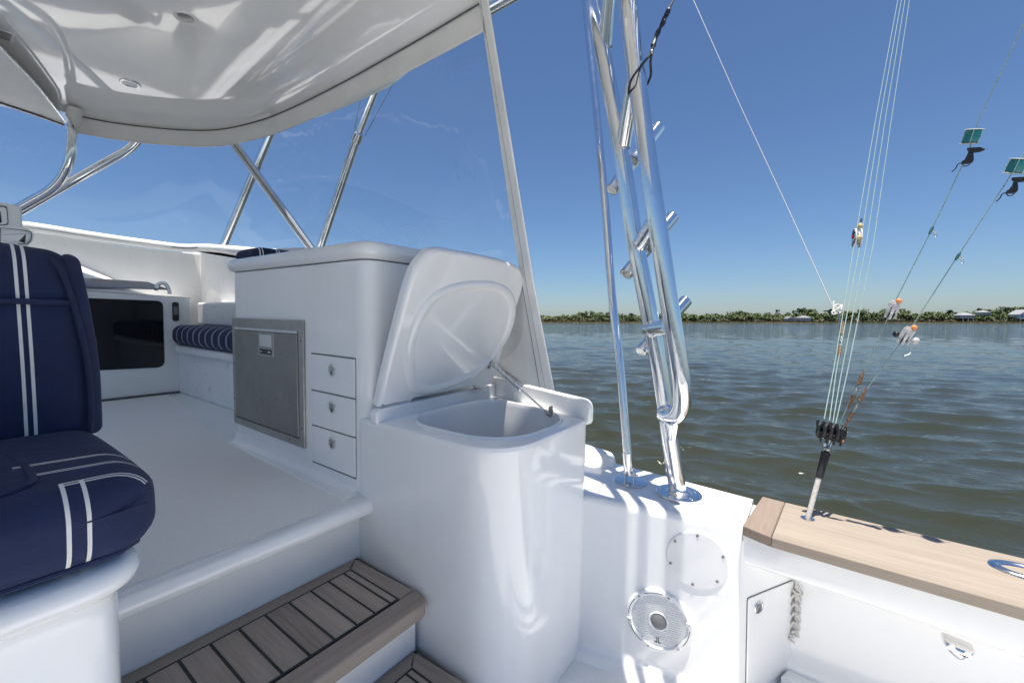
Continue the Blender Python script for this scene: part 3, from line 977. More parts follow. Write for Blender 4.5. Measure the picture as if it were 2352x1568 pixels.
for (ya, yb, za, zb) in [(yb0 - .003, yb1 + .004, zs[0] - .003, zs[0] + .003), (yb0 - .003, yb1 + .004, zs[1] - .003, zs[1] + .003), (yb0 - .003, yb1 + .004, zs[2] - .003, zs[2] + .003), (yb0 - .003, yb1 + .004, zs[3] - .004, zs[3] + .003), (yb0 - .005, yb0 - .001, zs[3], zs[0]), (yb1 + .001, yb1 + .004, zs[3], zs[0])]:
    obj('drawer_gap', rbox(CX_ - .0008, CX_ + .01, ya, yb, za, zb, 0), M['seam'], cab)

fr = thing('refrigerator', 'brushed steel front opening refrigerator set into the white cabinet', 'refrigerator', (CX_, 2.24, .11))
fy0, fy1, fz0, fz1 = 1.870, 2.614, .112, .692
def fbox(name, ya, yb, za, zb, d0, d1, mat, parent, r=.002):
    return obj(name, rbox(CX_ - d1, CX_ - d0, ya, yb, za, zb, r, 2), mat, parent)
w = .036
fbox('frame_rail', fy0, fy1, fz0, fz0 + w, 0, .010, M['steel_f'], fr)
fbox('frame_rail', fy0, fy1, fz1 - w - .012, fz1, 0, .010, M['steel_f'], fr)
fbox('frame_stile', fy0, fy0 + w + .006, fz0 + w, fz1 - w - .012, 0, .010, M['steel_f'], fr)
fbox('frame_stile', fy1 - w * .8, fy1, fz0 + w, fz1 - w - .012, 0, .010, M['steel_f'], fr)
fbox('gasket', fy0 + .03, fy1 - .02, fz0 + .02, fz1 - .03, .0005, .006, M['black'], fr, 0)
dy0, dy1, dz0, dz1 = fy0 + w + .012, fy1 - w * .8 - .006, fz0 + w + .007, fz1 - w - .016
door = fbox('door', dy0, dy1, dz0, dz1 - .012, .002, .013, M['steel'], fr, .003)
fbox('vent_strip', dy0, dy1, dz1 - .010, dz1 + .004, .002, .012, M['chrome'], door)
ly, lz = at(609, 790, X=CX_ - .013).y, 0
l0, l1 = at(629, 790, X=CX_ - .013).y, at(594, 790, X=CX_ - .013).y
za_, zb_ = at(612, 818, X=CX_ - .013).z, at(612, 763, X=CX_ - .013).z
lw_, lh_ = l1 - l0, zb_ - za_
lp = obj('latch_plate', rbox(CX_ - .0155, CX_ - .012, l0, l1, za_, zb_, .002, 2), M['steel_f'], door)
obj('latch_cup', rbox(CX_ - .0175, CX_ - .015, l0 + lw_ * .12, l1 - lw_ * .12, za_ + lh_ * .4, zb_ - lh_ * .1, .002, 2), M['chrome'], door)
obj('control_strip', rbox(CX_ - .0175, CX_ - .015, l0 + lw_ * .12, l1 - lw_ * .12, za_ + lh_ * .08, za_ + lh_ * .3, .001, 1), M['black'], door)
for yy in (.22, .30, .78):
    yc_ = l0 + lw_ * yy
    obj('control_mark', rbox(CX_ - .0181, CX_ - .0174, yc_ - .004, yc_ + .004, za_ + lh_ * .16, za_ + lh_ * .22, 0), M['white_pl'], door)
for y_, z_ in ((fy0 + .02, .60), (fy0 + .02, .2), (2.0, fz0 + .018), (2.5, fz0 + .018), (fy1 - .014, .25)):
    obj('screw', lathe((CX_ - .010, y_, z_), (-1, 0, 0), [(.005, 0), (.0045, .001), (.001, .0015)], 10), M['black'], fr)

# =================================================================== BAIT LOCKER WITH OPEN LID
lk = thing('bait_locker', 'white moulded corner locker with its lid propped open on a gas strut', 'locker', (1.3, 1.05, SOLE))
lo = rpoly([Vector((CX_, 1.486, 0)), Vector((CX_, .75, 0)), Vector((1.562, .75, 0)), Vector((1.757, 1.486, 0))], [0, .20, .012, 0], 16)
LT = .315
def lvl(ring, z): return [Vector((p.x, p.y, z)) for p in ring]
def resample(ring, c, n):
    out = []
    R2 = [(p.x, p.y) for p in ring]
    for k in range(n):
        a = 2 * math.pi * k / n; dx, dy = math.cos(a), math.sin(a); best = None
        for i in range(len(R2)):
            x1, y1 = R2[i - 1]; x2, y2 = R2[i]
            ex, ey = x2 - x1, y2 - y1
            den = dx * ey - dy * ex
            if abs(den) < 1e-12: continue
            t = ((x1 - c[0]) * ey - (y1 - c[1]) * ex) / den
            s = ((x1 - c[0]) * dy - (y1 - c[1]) * dx) / den
            if t > 0 and -1e-9 <= s <= 1 + 1e-9: best = t if best is None else max(best, t)
        out.append(Vector((c[0] + dx * best, c[1] + dy * best, 0)))
    return out
oc = (1.32, 1.09)
op = rpoly([Vector((1.065, 1.315, 0)), Vector((1.065, .785, 0)), Vector((1.545, .80, 0)), Vector((1.640, 1.315, 0))], [.21, .26, .20, .19], 16)
NA_ = 160
lo_r, op_r = resample(lo, oc, NA_), resample(op, oc, NA_)
ins_r = resample(inset(lo, .012), oc, NA_)
rings = [lvl(lo_r, SOLE + .0), lvl(lo_r, -.3), lvl(lo_r, LT - .02), lvl(lo_r, LT - .014), lvl([a.lerp(b, .3) for a, b in zip(lo_r, ins_r)], LT - .004), lvl(ins_r, LT)]
oo = [Vector((oc[0], oc[1], 0)) + (p - Vector((oc[0], oc[1], 0))) * 1.035 for p in op_r]
rings.append(lvl(oo, LT + .0005))
obj('body', loft(rings, True, False), M['white'], lk, ang=40)
def sc(s): return [Vector((oc[0], oc[1], 0)) + (p - Vector((oc[0], oc[1], 0))) * s for p in op_r]
obj('rim', loft([lvl(sc(1.035), LT), lvl(sc(1.030), LT + .003), lvl(sc(1.024), LT + .008), lvl(sc(1.017), LT + .010), lvl(sc(1.008), LT + .010), lvl(sc(1.0), LT + .005), lvl(sc(.995), LT - .01)], False, False), M['white'], lk, ang=70)
obj('tub', loft([lvl(sc(.995), LT - .01), lvl(sc(.97), LT - .2), lvl(sc(.94), LT - .38), lvl(sc(.90), LT - .43), lvl(sc(.82), LT - .45)], False, True), M['white_b'], lk, ang=60)
# coaming around hinge and outboard side
pa, pb = Vector((1.755, 1.42, 0)), Vector((1.566, .728, 0))
dv = (pb - pa).normalized(); nv = Vector((-dv.y, dv.x, 0)); nv = nv if nv.x > 0 else -nv
L_ = (pb - pa).length
def pq(s, z): return pa + dv * s + Vector((0, 0, z))
rg = rpoly([pq(0, LT - .03), pq(L_ - .06, LT - .03), pq(L_ - .014, LT - .022), pq(L_ - .010, LT + .078), pq(L_ * .4, LT + .086), pq(0, LT + .092)], [0, .01, .04, .055, .02, 0], 8)
obj('side_coaming', slab([p + nv * .016 for p in rg], -nv * .024, .009, 4), M['white'], lk, ang=60)
rg = rpoly([Vector((CX_ - .008, 1.385, LT - .012)), Vector((1.72, 1.385, LT - .012)), Vector((1.72, 1.385, LT + .062)), Vector((CX_ - .008, 1.385, LT + .048))], [.02, 0, 0, .026], 8)
obj('hinge_coaming', slab(rg, (0, -.036, 0), .008, 4), M['white'], lk, ang=60)

HL, HR, TL = Vector((1.0, 1.372, .362)), at(1135, 880, X=1.665), Vector((1.0, 1.182, .95))
LPp = plane3(HL, HR, TL)
LN = LPp[1] if LPp[1].y < 0 else -LPp[1]
LP = (LPp[0], LN)
lidpx = [(868, 941), (884, 870), (910, 765), (936, 665), (954, 612), (986, 576), (1012, 571), (1090, 584), (1165, 600), (1196, 614), (1208, 640), (1201, 670), (1180, 735), (1152, 820), (1133, 882), (1097, 896), (1091, 890), (952, 917), (945, 928)]
lring = rpoly([at(x, y, pl=LP) for x, y in lidpx], [.012, .03, .03, .03, .06, .04, .06, .05, .05, .03, .03, .04, .05, .05, .02, .015, .01, .01, .015], 5)
lid = obj('lid', slab([p - LN * .042 for p in lring], LN * .042, .020, 6), M['white'], lk, ang=60)
plug = catmull([at(x, y, pl=LP) for x, y in [(930, 850), (931, 800), (948, 735), (982, 682), (1028, 655), (1085, 644), (1140, 648), (1173, 668), (1184, 702), (1177, 748), (1156, 792), (1122, 836), (1085, 865), (1040, 886), (990, 902), (952, 903), (936, 886), (930, 850)]], 6)[:-1]
cpl = sum(plug, Vector()) / len(plug)
def pls(s, h): return [cpl + (p - cpl) * s + LN * h for p in plug]
obj('lid_plug', loft([pls(1.0, -.001), pls(.985, .008), pls(.96, .014), pls(.925, .0155), pls(.89, .013), pls(.862, .008), pls(.85, .005), pls(.80, .0035), pls(.4, .006)], False, True), M['white'], lid, ang=75)
# gas strut
sa = at(1124, 829, pl=LP) + LN * .004; sb = at(1262, 952, Z=LT + .012)
e_ = (sb - sa).normalized()
st = obj('gas_strut', tube([sa + e_ * .02, sa + e_ * .025, sa + e_ * .24, sa + e_ * .245], [.009, .0112, .0112, .009], 14), M['alu_r'], lk)
ls = (sb - sa).length
obj('piston_rod', tube([sa + e_ * .23, sa + e_ * (ls - .01)], .0036, 10), M['chrome'], st)
obj('strut_bracket', join(bm2vf(rbox(sa.x - .012, sa.x + .004, sa.y - .004, sa.y + .006, sa.z - .035, sa.z + .032, .003, 2)), tube([sa, sa + e_ * .03], [.009, .006], 10), ball(sa + e_ * .012, .010, n=8)), M['steel_f'], st)
obj('strut_bracket', join(bm2vf(rbox(sb.x - .004, sb.x + .022, sb.y - .004, sb.y + .004, sb.z - .012, sb.z + .034, .004, 2)), ball(sb - e_ * .006, .010, n=8), tube([sb - e_ * .03, sb], [.005, .007], 10), lathe(sb + Vector((.009, -.004, .012)), (0, -1, 0), [(.009, 0), (.009, .004), (.003, .006)], 12)), M['steel_f'], st)
for px_ in (905, 1100):
    q = at(px_, 925 if px_ < 1000 else 890, pl=LP)
    obj('hinge_pin', tube([q + Vector((-.03, .012, -.012)), q + Vector((.03, .012, -.012))], .006, 10), M['chrome'], lk)

# =================================================================== HELM SEAT (aft facing), base
seat = thing('mezzanine_seat', 'navy blue seat with white double stripes on a white moulded base', 'seat', (0, 1.1, SOLE))
sy = [at(x, y, Z=.462).y for x, y in ((160, 1060), (175, 1079), (215, 1097))]
SW = (.72, .72, .69)
NAVY = (.0066, .0150, .060)
seat_f = fabric('seat_canvas', NAVY, SW, [(0, .112, .0026, 1, -.5, sy[2] - 1.1), (0, .134, .0026, 1, -.5, sy[2] - 1.1), (0, .038, .0036, 1, -.5, sy[2] - 1.1), (0, .018, .0036, 1, -.5, sy[2] - 1.1),
    (1, sy[0] - 1.1, .0016, 0, .075, .225, .435 - SOLE), (1, sy[0] - 1.1 + .007, .0016, 0, .075, .225, .435 - SOLE), (1, sy[1] - 1.1, .0016, 0, .085, .225, .435 - SOLE), (1, sy[1] - 1.1 + .007, .0016, 0, .085, .225, .435 - SOLE), (1, sy[2] - 1.1, .0016, 0, .11, .225, .435 - SOLE), (1, sy[2] - 1.1 - .007, .0016, 0, .11, .225, .435 - SOLE)])
back_f = fabric('backrest_canvas', NAVY, SW, [(0, .117, .0027, None, 0, 0), (0, .1305, .0027, None, 0, 0)])
plain_f = fabric('navy_piping', (.010, .018, .062), SW, [])
def cushion(x0, x1, y0, y1, z0, z1, r, bulge=.01, seg=7, taper=None):
    bm = rbox(x0, x1, y0, y1, z0, z1, r, seg)
    bmesh.ops.subdivide_edges(bm, edges=[e for e in bm.edges if e.calc_length() > .08], cuts=9, use_grid_fill=True)
    c = Vector(((x0 + x1) / 2, (y0 + y1) / 2, (z0 + z1) / 2)); h = Vector(((x1 - x0) / 2, (y1 - y0) / 2, (z1 - z0) / 2))
    for v in bm.verts:
        u = [(v.co[i] - c[i]) / h[i] for i in range(3)]
        for i in range(3):
            f = (1 - u[(i + 1) % 3] ** 2) * (1 - u[(i + 2) % 3] ** 2)
            v.co[i] += bulge * u[i] * max(0, f)
        if taper: taper(v)
    return bm
sc_ = cushion(-.50, .228, .875, 1.37, .325, .462, .052, .010)
for v in sc_.verts:                              # front edge leans out and the end rounds in plan
    if v.co.y < 1.0 and v.co.z < .42: v.co.y += .012 * (.42 - v.co.z) / .1
    if v.co.x > .17 and v.co.y < 1.0: v.co.x -= 1.5 * max(0, (.955 - v.co.y)) ** 1.5
obj('seat_cushion', sc_, seat_f, seat, ang=80)
pp = [at(x, y, Z=.466) for x, y in [(20, 1046), (52, 1066), (74, 1096), (70, 1112), (40, 1124), (0, 1136), (-60, 1150)]]
obj('piping', tube(catmull(pp, 6), .0055, 8), plain_f, seat)
fs = [Vector((x, .8735 - (.0 if x < .14 else -.6 * (x - .14) ** 1.4), .415 - .004 * math.sin(9 * x))) for x in np.linspace(-.44, .205, 16)]
obj('seam', tube(fs, .0022, 6), plain_f, seat)
obj('welt', tube([Vector((-.46 + .04 * k, .898, .337)) for k in range(16)] + [Vector((.17, .903, .337)), Vector((.198, .925, .338)), Vector((.206, .98, .338)), Vector((.208, 1.3, .338))], .005, 8), plain_f, seat)
obj('center_pad', slab(rpoly([Vector((-.42, 1.32, .455)), Vector((-.42, .99, .455)), Vector((.045, .985, .455)), Vector((.06, 1.1, .455)), Vector((.05, 1.32, .455))], .05, 5), (0, 0, .0125), .01), plain_f, seat)
bk = cushion(-.50, .224, 1.34, 1.45, .43, .862, .04, .012)
for v in bk.verts:
    t = (v.co.z - .43) / .43
    v.co.y += .05 * t * t
    if v.co.x > .1: v.co.x -= .03 * max(0, t - .35) ** 1.3
    if v.co.z > .75: v.co.z -= .35 * max(0, abs(v.co.x + .138) - .22) ** 2
bko = obj('backrest', bk, back_f, seat, ang=80)
def bkf(x, z, o=0):
    t = (z - .43) / .43
    return Vector((x - (.03 * max(0, t - .35) ** 1.3 if x > .1 else 0), 1.332 + .05 * t * t - o, z))
obj('seam_roll', tube([bkf(-.48 + .1 * k, .742, .004) for k in range(7)] + [bkf(.19, .742, .002), bkf(.214, .74, -.02)], .006, 8), plain_f, bko)
obj('piping', tube(catmull([bkf(.185, .838, -.012), bkf(.199, .80, -.002), bkf(.209, .70, -.001), bkf(.214, .6, -.001), bkf(.215, .5, -.001), bkf(.212, .45, -.006)], 5), .0055, 8), plain_f, bko)
bbm = cushion(.203, .238, 1.347, 1.455, .44, .852, .017, .003, 5)
for v in bbm.verts:
    t = (v.co.z - .43) / .43
    v.co.y += .05 * t * t
    v.co.x -= .036 * max(0, t - .35) ** 1.3
obj('side_bolster', bbm, plain_f, bko, ang=80)
base = rpoly([Vector((-.55, .905, 0)), Vector((.178, .905, 0)), Vector((.178, 1.42, 0)), Vector((-.55, 1.42, 0))], [.03, .065, .04, .03], 10)
def sb_(d, z): return [Vector((p.x, p.y, z)) for p in inset(base, d)]
obj('seat_base', loft([sb_(.0, SOLE), sb_(.0, .235), sb_(.0, .262), sb_(-.012, .272), sb_(-.026, .282), sb_(-.030, .296), sb_(-.024, .312), sb_(-.010, .322), sb_(.02, .325)]), M['white'], seat, ang=60)
obj('base_post', rbox(-.5, .19, 1.37, 1.46, .2, .44, .01), M['white'], seat)

# =================================================================== FORWARD: bulkhead with tinted door, lounge, console bits
bh = thing('cabin_bulkhead', 'white cabin bulkhead with dark tinted sliding door', 'bulkhead', (.8, BY, 0))
ring = rpoly([at(x, y, Y=BY) for x, y in [(-200, 655), (105, 661), (438, 684)]] + [Vector((1.40, BY, 0)), Vector((-1.6, BY, 0))], [0, .05, .03, 0, 0], 5)
obj('panel', slab([p + Vector((0, .05, 0)) for p in ring], (0, -.05, 0), .012, 4), M['white_b'], bh)
gl = rpoly([at(x, y, Y=BY - .001) for x, y in [(60, 679), (374, 691), (378, 843), (60, 858)]], [.02, .05, .06, .02], 6)
dr = obj('tinted_door', slab(gl, (0, -.006, 0), .002), M['tint'], bh)
obj('door_frame_line', slab(rpoly([at(x, y, Y=BY - .007) for x, y in [(221, 770), (224, 770), (226, 850), (223, 850)]], 0), (0, -.003, 0), .001), M['black'], dr)
lt = rpoly([at(x, y, Y=BY - .001) for x, y in [(395, 693), (410, 694), (411, 737), (396, 737)]], .02, 6)
lo_ = obj('door_latch', slab(lt, (0, -.012, 0), .005), M['black'], bh)
obj('latch_lever', slab(rpoly([at(x, y, Y=BY - .014) for x, y in [(398, 703), (408, 704), (408, 724), (399, 724)]], .014, 5), (0, -.01, 0), .004), M['grey_hatch'], lo_)
obj('sill_track', rbox(.2, 1.30, BY - .03, BY - .004, .003, .02, .003), M['canvas_d'], bh)
hp = plane3(rows_c[0][2], rows_c[0][5], rows_c[4][2])
hpn = hp[1] if hp[1].z > 0 else -hp[1]
ht = [at(x, y, pl=hp) + hpn * .008 for x, y in [(100, 660), (390, 668), (338, 650), (190, 641), (100, 636)]]
obj('console_hatch', slab(rpoly(ht, .01, 3), hpn * .006, .003), M['grey_hatch'], bh)
hd = [at(358, 668, Y=BY + .12), at(362, 654, Y=BY + .12), at(376, 650, Y=BY + .10), at(386, 660, Y=BY + .07), at(390, 674, Y=BY + .05)]
obj('grab_rail', tube(catmull(hd, 6), .016, 12), M['chrome'], bh)

lou = thing('lounge_seat', 'low white lounge seat with navy pinstriped cushion beyond the fridge', 'lounge', (1.45, 3.6, 0))
LX = 1.295
obj('base', rbox(LX, 1.70, 2.62, BY - .004, .005, .36, .012), M['white_b'], lou)
obj('seat_pan', rbox(LX - .05, 1.70, 2.62, 4.46, .365, .43, .03, 5), M['white_b'], lou)
pin = [(1, (.125, 0, .008), .0024, None, 0, 0)]
pin_f = fabric('pinstripe_canvas', NAVY, SW, [(1, (.125, 0.0, .030), .0035, None, 0, 0), (1, (.125, 0.0, .019), .0035, None, 0, 0)])
pin_f = fabric('pinstripe_canvas', NAVY, SW, [(1, (.125, 0.0, .0075), .0022, None, 0, 0)])
obj('cushion', cushion(LX - .06, 1.68, 2.64, 4.52, .43, .60, .07, .006), pin_f, lou, ang=80)
obj('back_ledge', rbox(1.46, 1.68, 2.62, 4.60, .60, .80, .02), M['white_b'], lou)

bol = thing('striped_bolster', 'navy pinstriped bolster cushion lying on the cabinet top', 'cushion', (1.2, 2.5, 1.0))
pf2 = fabric('pinstripe_bolster', NAVY, SW, [(0, (.09, 0, .007), .0028, None, 0, 0)])
p0 = at(548, 592, X=1.12)
obj('cushion', cushion(1.08, 1.66, 2.52, 2.80, 1.0, 1.085, .04, .006), pf2, bol, ang=80)

pod = thing('electronics_pod', 'white electronics pod with dark screen at the left edge', 'pod', (.2, 3.4, 1.3))
PY = 3.3
pr_ = rpoly([at(x, y, Y=PY) for x, y in [(-160, 462), (0, 463), (44, 472), (51, 480), (53, 530), (-160, 540)]], [.02, .02, .03, .02, .01, .02], 5)
obj('housing', slab([p + Vector((0, .16, 0)) for p in pr_], (0, -.16, 0), .012, 4), M['white_b'], pod)
obj('bezel', slab(rpoly([at(x, y, Y=PY - .001) for x, y in [(-120, 470), (16, 473), (20, 517), (-120, 522)]], .012, 4), (0, -.004, 0), .002), M['seam'], pod)
obj('screen_frame', slab(rpoly([at(x, y, Y=PY - .005) for x, y in [(-118, 473), (14, 476), (18, 515), (-118, 520)]], .012, 4), (0, -.003, 0), .002), M['white_b'], pod)
obj('screen', slab(rpoly([at(x, y, Y=PY - .009) for x, y in [(-110, 482), (1, 484), (4, 512), (-110, 516)]], .006, 4), (0, -.002, 0), .001), M['screen'], pod)

arm = thing('padded_headrest', 'white piped headrest with varnished wood underneath behind the navy backrest', 'headrest', (.1, 2.2, .9))
AY = 2.3
ar = rpoly([at(x, y, Y=AY) for x, y in [(-120, 516), (4, 516), (60, 521), (80, 533), (78, 552), (62, 566), (44, 567), (40, 562), (-120, 562)]], [.03, .02, .03, .03, .03, .03, .01, .01, .03], 5)
pad = obj('pad', slab([p + Vector((0, .09, 0)) for p in ar], (0, -.09, 0), .02, 5), M['canvas'], arm)
pr2 = [at(x, y, Y=AY - .003) for x, y in [(0, 560), (1, 528), (8, 524), (60, 530), (72, 536), (70, 552), (60, 560), (42, 560)]]
obj('piping', tube(catmull(pr2, 5), .0013, 6), M['seam'], pad)
obj('wood_block', slab(rpoly([at(x, y, Y=AY + .01) for x, y in [(-120, 560), (42, 560), (36, 578), (-120, 580)]], .02, 4), (0, .07, 0), .01), M['wood_v'], arm)
obj('pedestal', tube([(.0, AY + .05, .0), (.0, AY + .05, .93)], .05, 20), M['alu'], arm)

# =================================================================== HARDTOP
HZ = 2.0
rim_px = [(170, 262), (250, 278), (340, 290), (430, 297), (490, 297), (545, 289), (620, 268), (700, 233), (800, 182), (900, 126), (1000, 68), (1100, 8)]
rim = [at(x, y, Z=HZ) for x, y in rim_px]
rim_r = catmull(rim, 4)
xe = rim[-1].x
CHM = Vector((.78, .63, 0)).normalized()      # the aft corner of the hardtop is cut at this angle
outline = [Vector((-p.x, p.y, HZ)) for p in reversed(rim_r)][0:0]
front = [Vector((-.3, rim[0].y + .02, HZ)), Vector((.3, rim[0].y + .02, HZ))]
stbd = rim_r + [Vector((xe + .003, .8, HZ)), Vector((xe, .50, HZ)), Vector((1.37, .464, HZ)) - CHM * .3, Vector((1.37, .464, HZ)) - CHM * .72]
port = [Vector((-p.x, p.y, HZ)) for p in reversed(stbd)]
hring = stbd + port + front                      # closed, clockwise
hcen = Vector((0, 2.3, HZ))
def hs(ins, z):
    out = []
    for p in hring:
        d = hcen - p; d.z = 0
        L = d.length
        q = p + d * min(.9, ins / max(L, .01))
        out.append(Vector((q.x, q.y, z)))
    return out
ht_ = thing('hardtop', 'white hardtop with glossy underside shading the bridge deck', 'hardtop', (0, 2.3, HZ))
obj('rim_cove', loft([hs(0.0, HZ - .004), hs(.015, HZ + .010), hs(.05, HZ + .027), hs(.10, HZ + .037), hs(.17, HZ + .0415), hs(.24, HZ + .0425)], False, False), M['ceil'], ht_, ang=60)
hl_ = hs(.24, HZ + .0425)
obj('headliner', (hl_, [list(range(len(hl_)))]), M['ceil'], ht_, smooth=False)
def ov(p):           # shell overhang, lengthened out of sight to shade the liner: most forward, less at the sides
    f = max(0.0, min(1.0, (p.y - 3.3) / .7)); sde = max(0.0, min(1.0, (p.y - 1.25) / .9))
    return .06 + .20 * sde * (1 - f) + .72 * f
def ho(k, z):
    out = []
    for p in hring:
        d = (p - hcen); d.z = 0; d.normalize()
        f = max(0.0, min(1.0, (p.y - 3.3) / .7))
        d = (d * (1 - f) + Vector((d.x * .75, 1, 0)).normalized() * f).normalized()
        o_ = ov(p) * k
        out.append(p + d * o_ + Vector((0, 0, z + .20 * o_)))
    return out
obj('upper_shell', loft([hs(0.0, HZ - .004), ho(.5, .0), ho(.95, .004), ho(1.0, .03), ho(.95, .06), hs(.05, HZ + .13), hs(.4, HZ + .16)], False, True), M['white'], ht_, ang=60)
for c_, r_ in (((1.388, .434), .020), ((1.404, .357), .018), ((1.427, .247), .028)):
    c0_ = Vector((c_[0], c_[1], HZ))
    obj('aft_rail', tube([c0_ - CHM * .95, c0_ + CHM * .34], r_, 18), M['alu'], ht_)
for s_ in (-.80, .30):
    obj('rail_bracket', tube([Vector((1.36, .45, HZ + .02)) + CHM * s_, Vector((1.427, .247, HZ + .02)) + CHM * s_], .014, 12), M['alu_r'], ht_)
# valance under the starboard and forward rim
va = [Vector((p.x, p.y, p.z)) for p in rim_r] + [at(1110, 2, Z=HZ)]
vb0 = []
for i, p in enumerate(va):
    t = (va[min(i + 1, len(va) - 1)] - va[max(i - 1, 0)]).normalized()
    nn = Vector((t.y, -t.x, 0)); nn = nn if nn.dot(hcen - p) > 0 else -nn
    vb0.append(nn)
rows = [[p + n * .004 + Vector((0, 0, -.006)) for p, n in zip(va, vb0)], [p + n * .002 + Vector((0, 0, -.06)) for p, n in zip(va, vb0)], [p - n * .002 + Vector((0, 0, -.118)) for p, n in zip(va, vb0)],
        [p - n * .006 + Vector((0, 0, -.118)) for p, n in zip(va, vb0)], [p - n * .004 + Vector((0, 0, -.006)) for p, n in zip(va, vb0)]]
obj('valance', loft(rows, False, False, closed=False), M['canvas'], ht_, ang=40)
obj('valance_zip', tube([p + n * .008 + Vector((0, 0, -.010)) for p, n in zip(va, vb0)], .0035, 6), M['canvas_d'], ht_)
obj('valance_hem', tube([p + n * .002 + Vector((0, 0, -.116)) for p, n in zip(va, vb0)], .003, 6), M['canvas'], ht_)
for px_, py_ in ((427, 41), (299, 192)):
    c = at(px_, py_, Z=HZ + .0425)
    lg = obj('ceiling_light', lathe(c + Vector((0, 0, .012)), (0, 0, -1), [(.049, 0), (.049, .014), (.046, .018), (.040, .018), (.036, .014), (.034, .014)], 32), M['chrome'] if py_ > 100 else M['white_pl'], ht_)
    obj('lens', lathe(c + Vector((0, 0, .012)), (0, 0, -1), [(.034, .0), (.033, .0142), (.02, .0155), (.001, .0158)], 28), M['white_pl'] if py_ > 100 else M['steel_f'], lg)
gc = at(-8, 74, Z=HZ + .0425)
gp = obj('vent_grille', slab(rpoly([gc + Vector((a, b, 0)) for a, b in ((-.07, -.05), (.055, -.05), (.055, .055), (-.07, .055))], .01, 3), (0, 0, -.004), .002), M['white_pl'], ht_)
for k in range(6):
    obj('slot', rbox(gc.x - .06, gc.x + .045, gc.y - .04 + k * .016, gc.y - .033 + k * .016, gc.z - .0046, gc.z - .0035, 0), M['black'], gp)
# canvas flap rolled in front of the forward post
fl = [at(x, y, Z=HZ - .022) for x, y in [(-120, -30), (0, 107), (75, 185), (150, 278)]] + [at(x, y, Z=HZ - .03) for x, y in [(147, 288), (75, 263), (0, 238), (-120, 198)]]
obj('canvas_flap', slab(fl, (0, 0, -.008), .003), M['canvas'], ht_)
obj('flap_zip', tube(catmull([at(x, y, Z=HZ - .034) for x, y in [(-120, -30), (0, 107), (75, 185), (120, 240), (150, 280)]], 4), .007, 8), M['alu_r'], ht_)
obj('flap_cord', tube(catmull([at(x, y, Z=HZ - .042) for x, y in [(-120, 195), (0, 236), (75, 261), (147, 287)]], 4), .006, 8), M['canvas_d'], ht_)

# =================================================================== CLEAR CURTAINS
TA, BA, TF = at(1112, 40, X=xe + .01), at(1264, 900, X=1.82), rim[5] + Vector((.006, 0, -.10))
BC = Vector((1.93, 1.55, .37))
CP = plane3(TA, BA, BC)
side = thing('side_curtain', 'clear vinyl side curtain with white zipper strip down its aft edge', 'curtain', BA)
BF = at(722, 577, X=1.80)
def grid(a, b, c, d, nu, nv, fn):
    """a,b bottom aft->fwd, c,d top aft->fwd"""
    V, Fc = [], []
    for j in range(nv + 1):
        for i in range(nu + 1):
            u, v = i / nu, j / nv
            V.append(a.lerp(b, u).lerp(c.lerp(d, u), v) + fn(u, v))
    for j in range(nv):
        for i in range(nu):
            k = j * (nu + 1) + i
            Fc.append([k, k + 1, k + nu + 2, k + nu + 1])
    return V, Fc
cn = CP[1] if CP[1].x < 0 else -CP[1]
def wrin(u, v):
    e = math.sin(math.pi * u) * math.sin(math.pi * v)
    return cn * (.012 * math.sin(7 * u + 3 * v) * e + .006 * math.sin(17 * v - 5 * u) * e + .010 * math.exp(-((v - .62 + .06 * math.sin(6 * u)) / .018) ** 2) * e)
low_f = Vector((BF.x, BF.y, BF.z))
bot = catmull([BA, BC, Vector((1.93, 2.2, .80)), BF + Vector((0, 0, -.05))], 20)
topl = [TA] + [p + Vector((.006, 0, -.10)) for p in reversed(rim_r) if p.y > TA.y + .05 and p.y < TF.y - .06] + [TF]
def rs_line(P, n):
    L = [0]
    for a, b in zip(P[:-1], P[1:]): L.append(L[-1] + (b - a).length)
    out = []
    for k in range(n + 1):
        t = L[-1] * k / n; i = 0
        while i < len(L) - 2 and L[i + 1] < t: i += 1
        out.append(P[i].lerp(P[i + 1], (t - L[i]) / max(1e-9, L[i + 1] - L[i])))
    return out
bl_, tl_ = rs_line(bot, 60), rs_line(topl, 60)
rows = [[bl_[i].lerp(tl_[i], j / 60) + wrin(i / 60, j / 60) for i in range(61)] for j in range(61)]
obj('clear_panel', loft(rows, False, False, closed=False), M['vinyl'], side, ang=180)
# lower white skirt
sk = [at(x, y, pl=CP) + cn * .004 for x, y in [(1262, 896), (1130, 886), (1060, 800), (1060, 690), (1212, 660)]]
obj('skirt', slab(sk, cn * .003, .001), M['canvas'], side)
def strip(pxs, o0, th, mat, name):
    ring = [at(x, y, pl=CP) + cn * o0 for x, y in pxs]
    return obj(name, slab(ring, cn * th, min(.003, th * .4)), mat, side)
strip([(1101, -40), (1106, 10), (1185, 548), (1203, 656), (1244, 894), (1259, 896), (1215, 656), (1199, 548), (1112, 10), (1105, -40)], .009, .003, M['canvas'], 'zipper_strip')
strip([(1105, -40), (1113, 10), (1200, 548), (1216, 656), (1260, 896), (1278, 897), (1232, 656), (1215, 548), (1129, 10), (1122, -40)], .012, .008, M['canvas'], 'zipper_flap')
obj('zipper', tube([at(x, y, pl=CP) + cn * .016 for x, y in [(1105, -40), (1113, 10), (1200, 548), (1216, 656), (1260, 896)]], .003, 6), M['canvas_d'], side)
obj('stitching', tube([at(x, y, pl=CP) + cn * .013 for x, y in [(1204, 656), (1245, 894)]], .0012, 5), M['canvas_d'], side)
obj('lower_zip', tube([at(1140, 838, pl=CP) + cn * .012, at(1222, 896, pl=CP) + cn * .012], .009, 8), M['alu_r'], side)
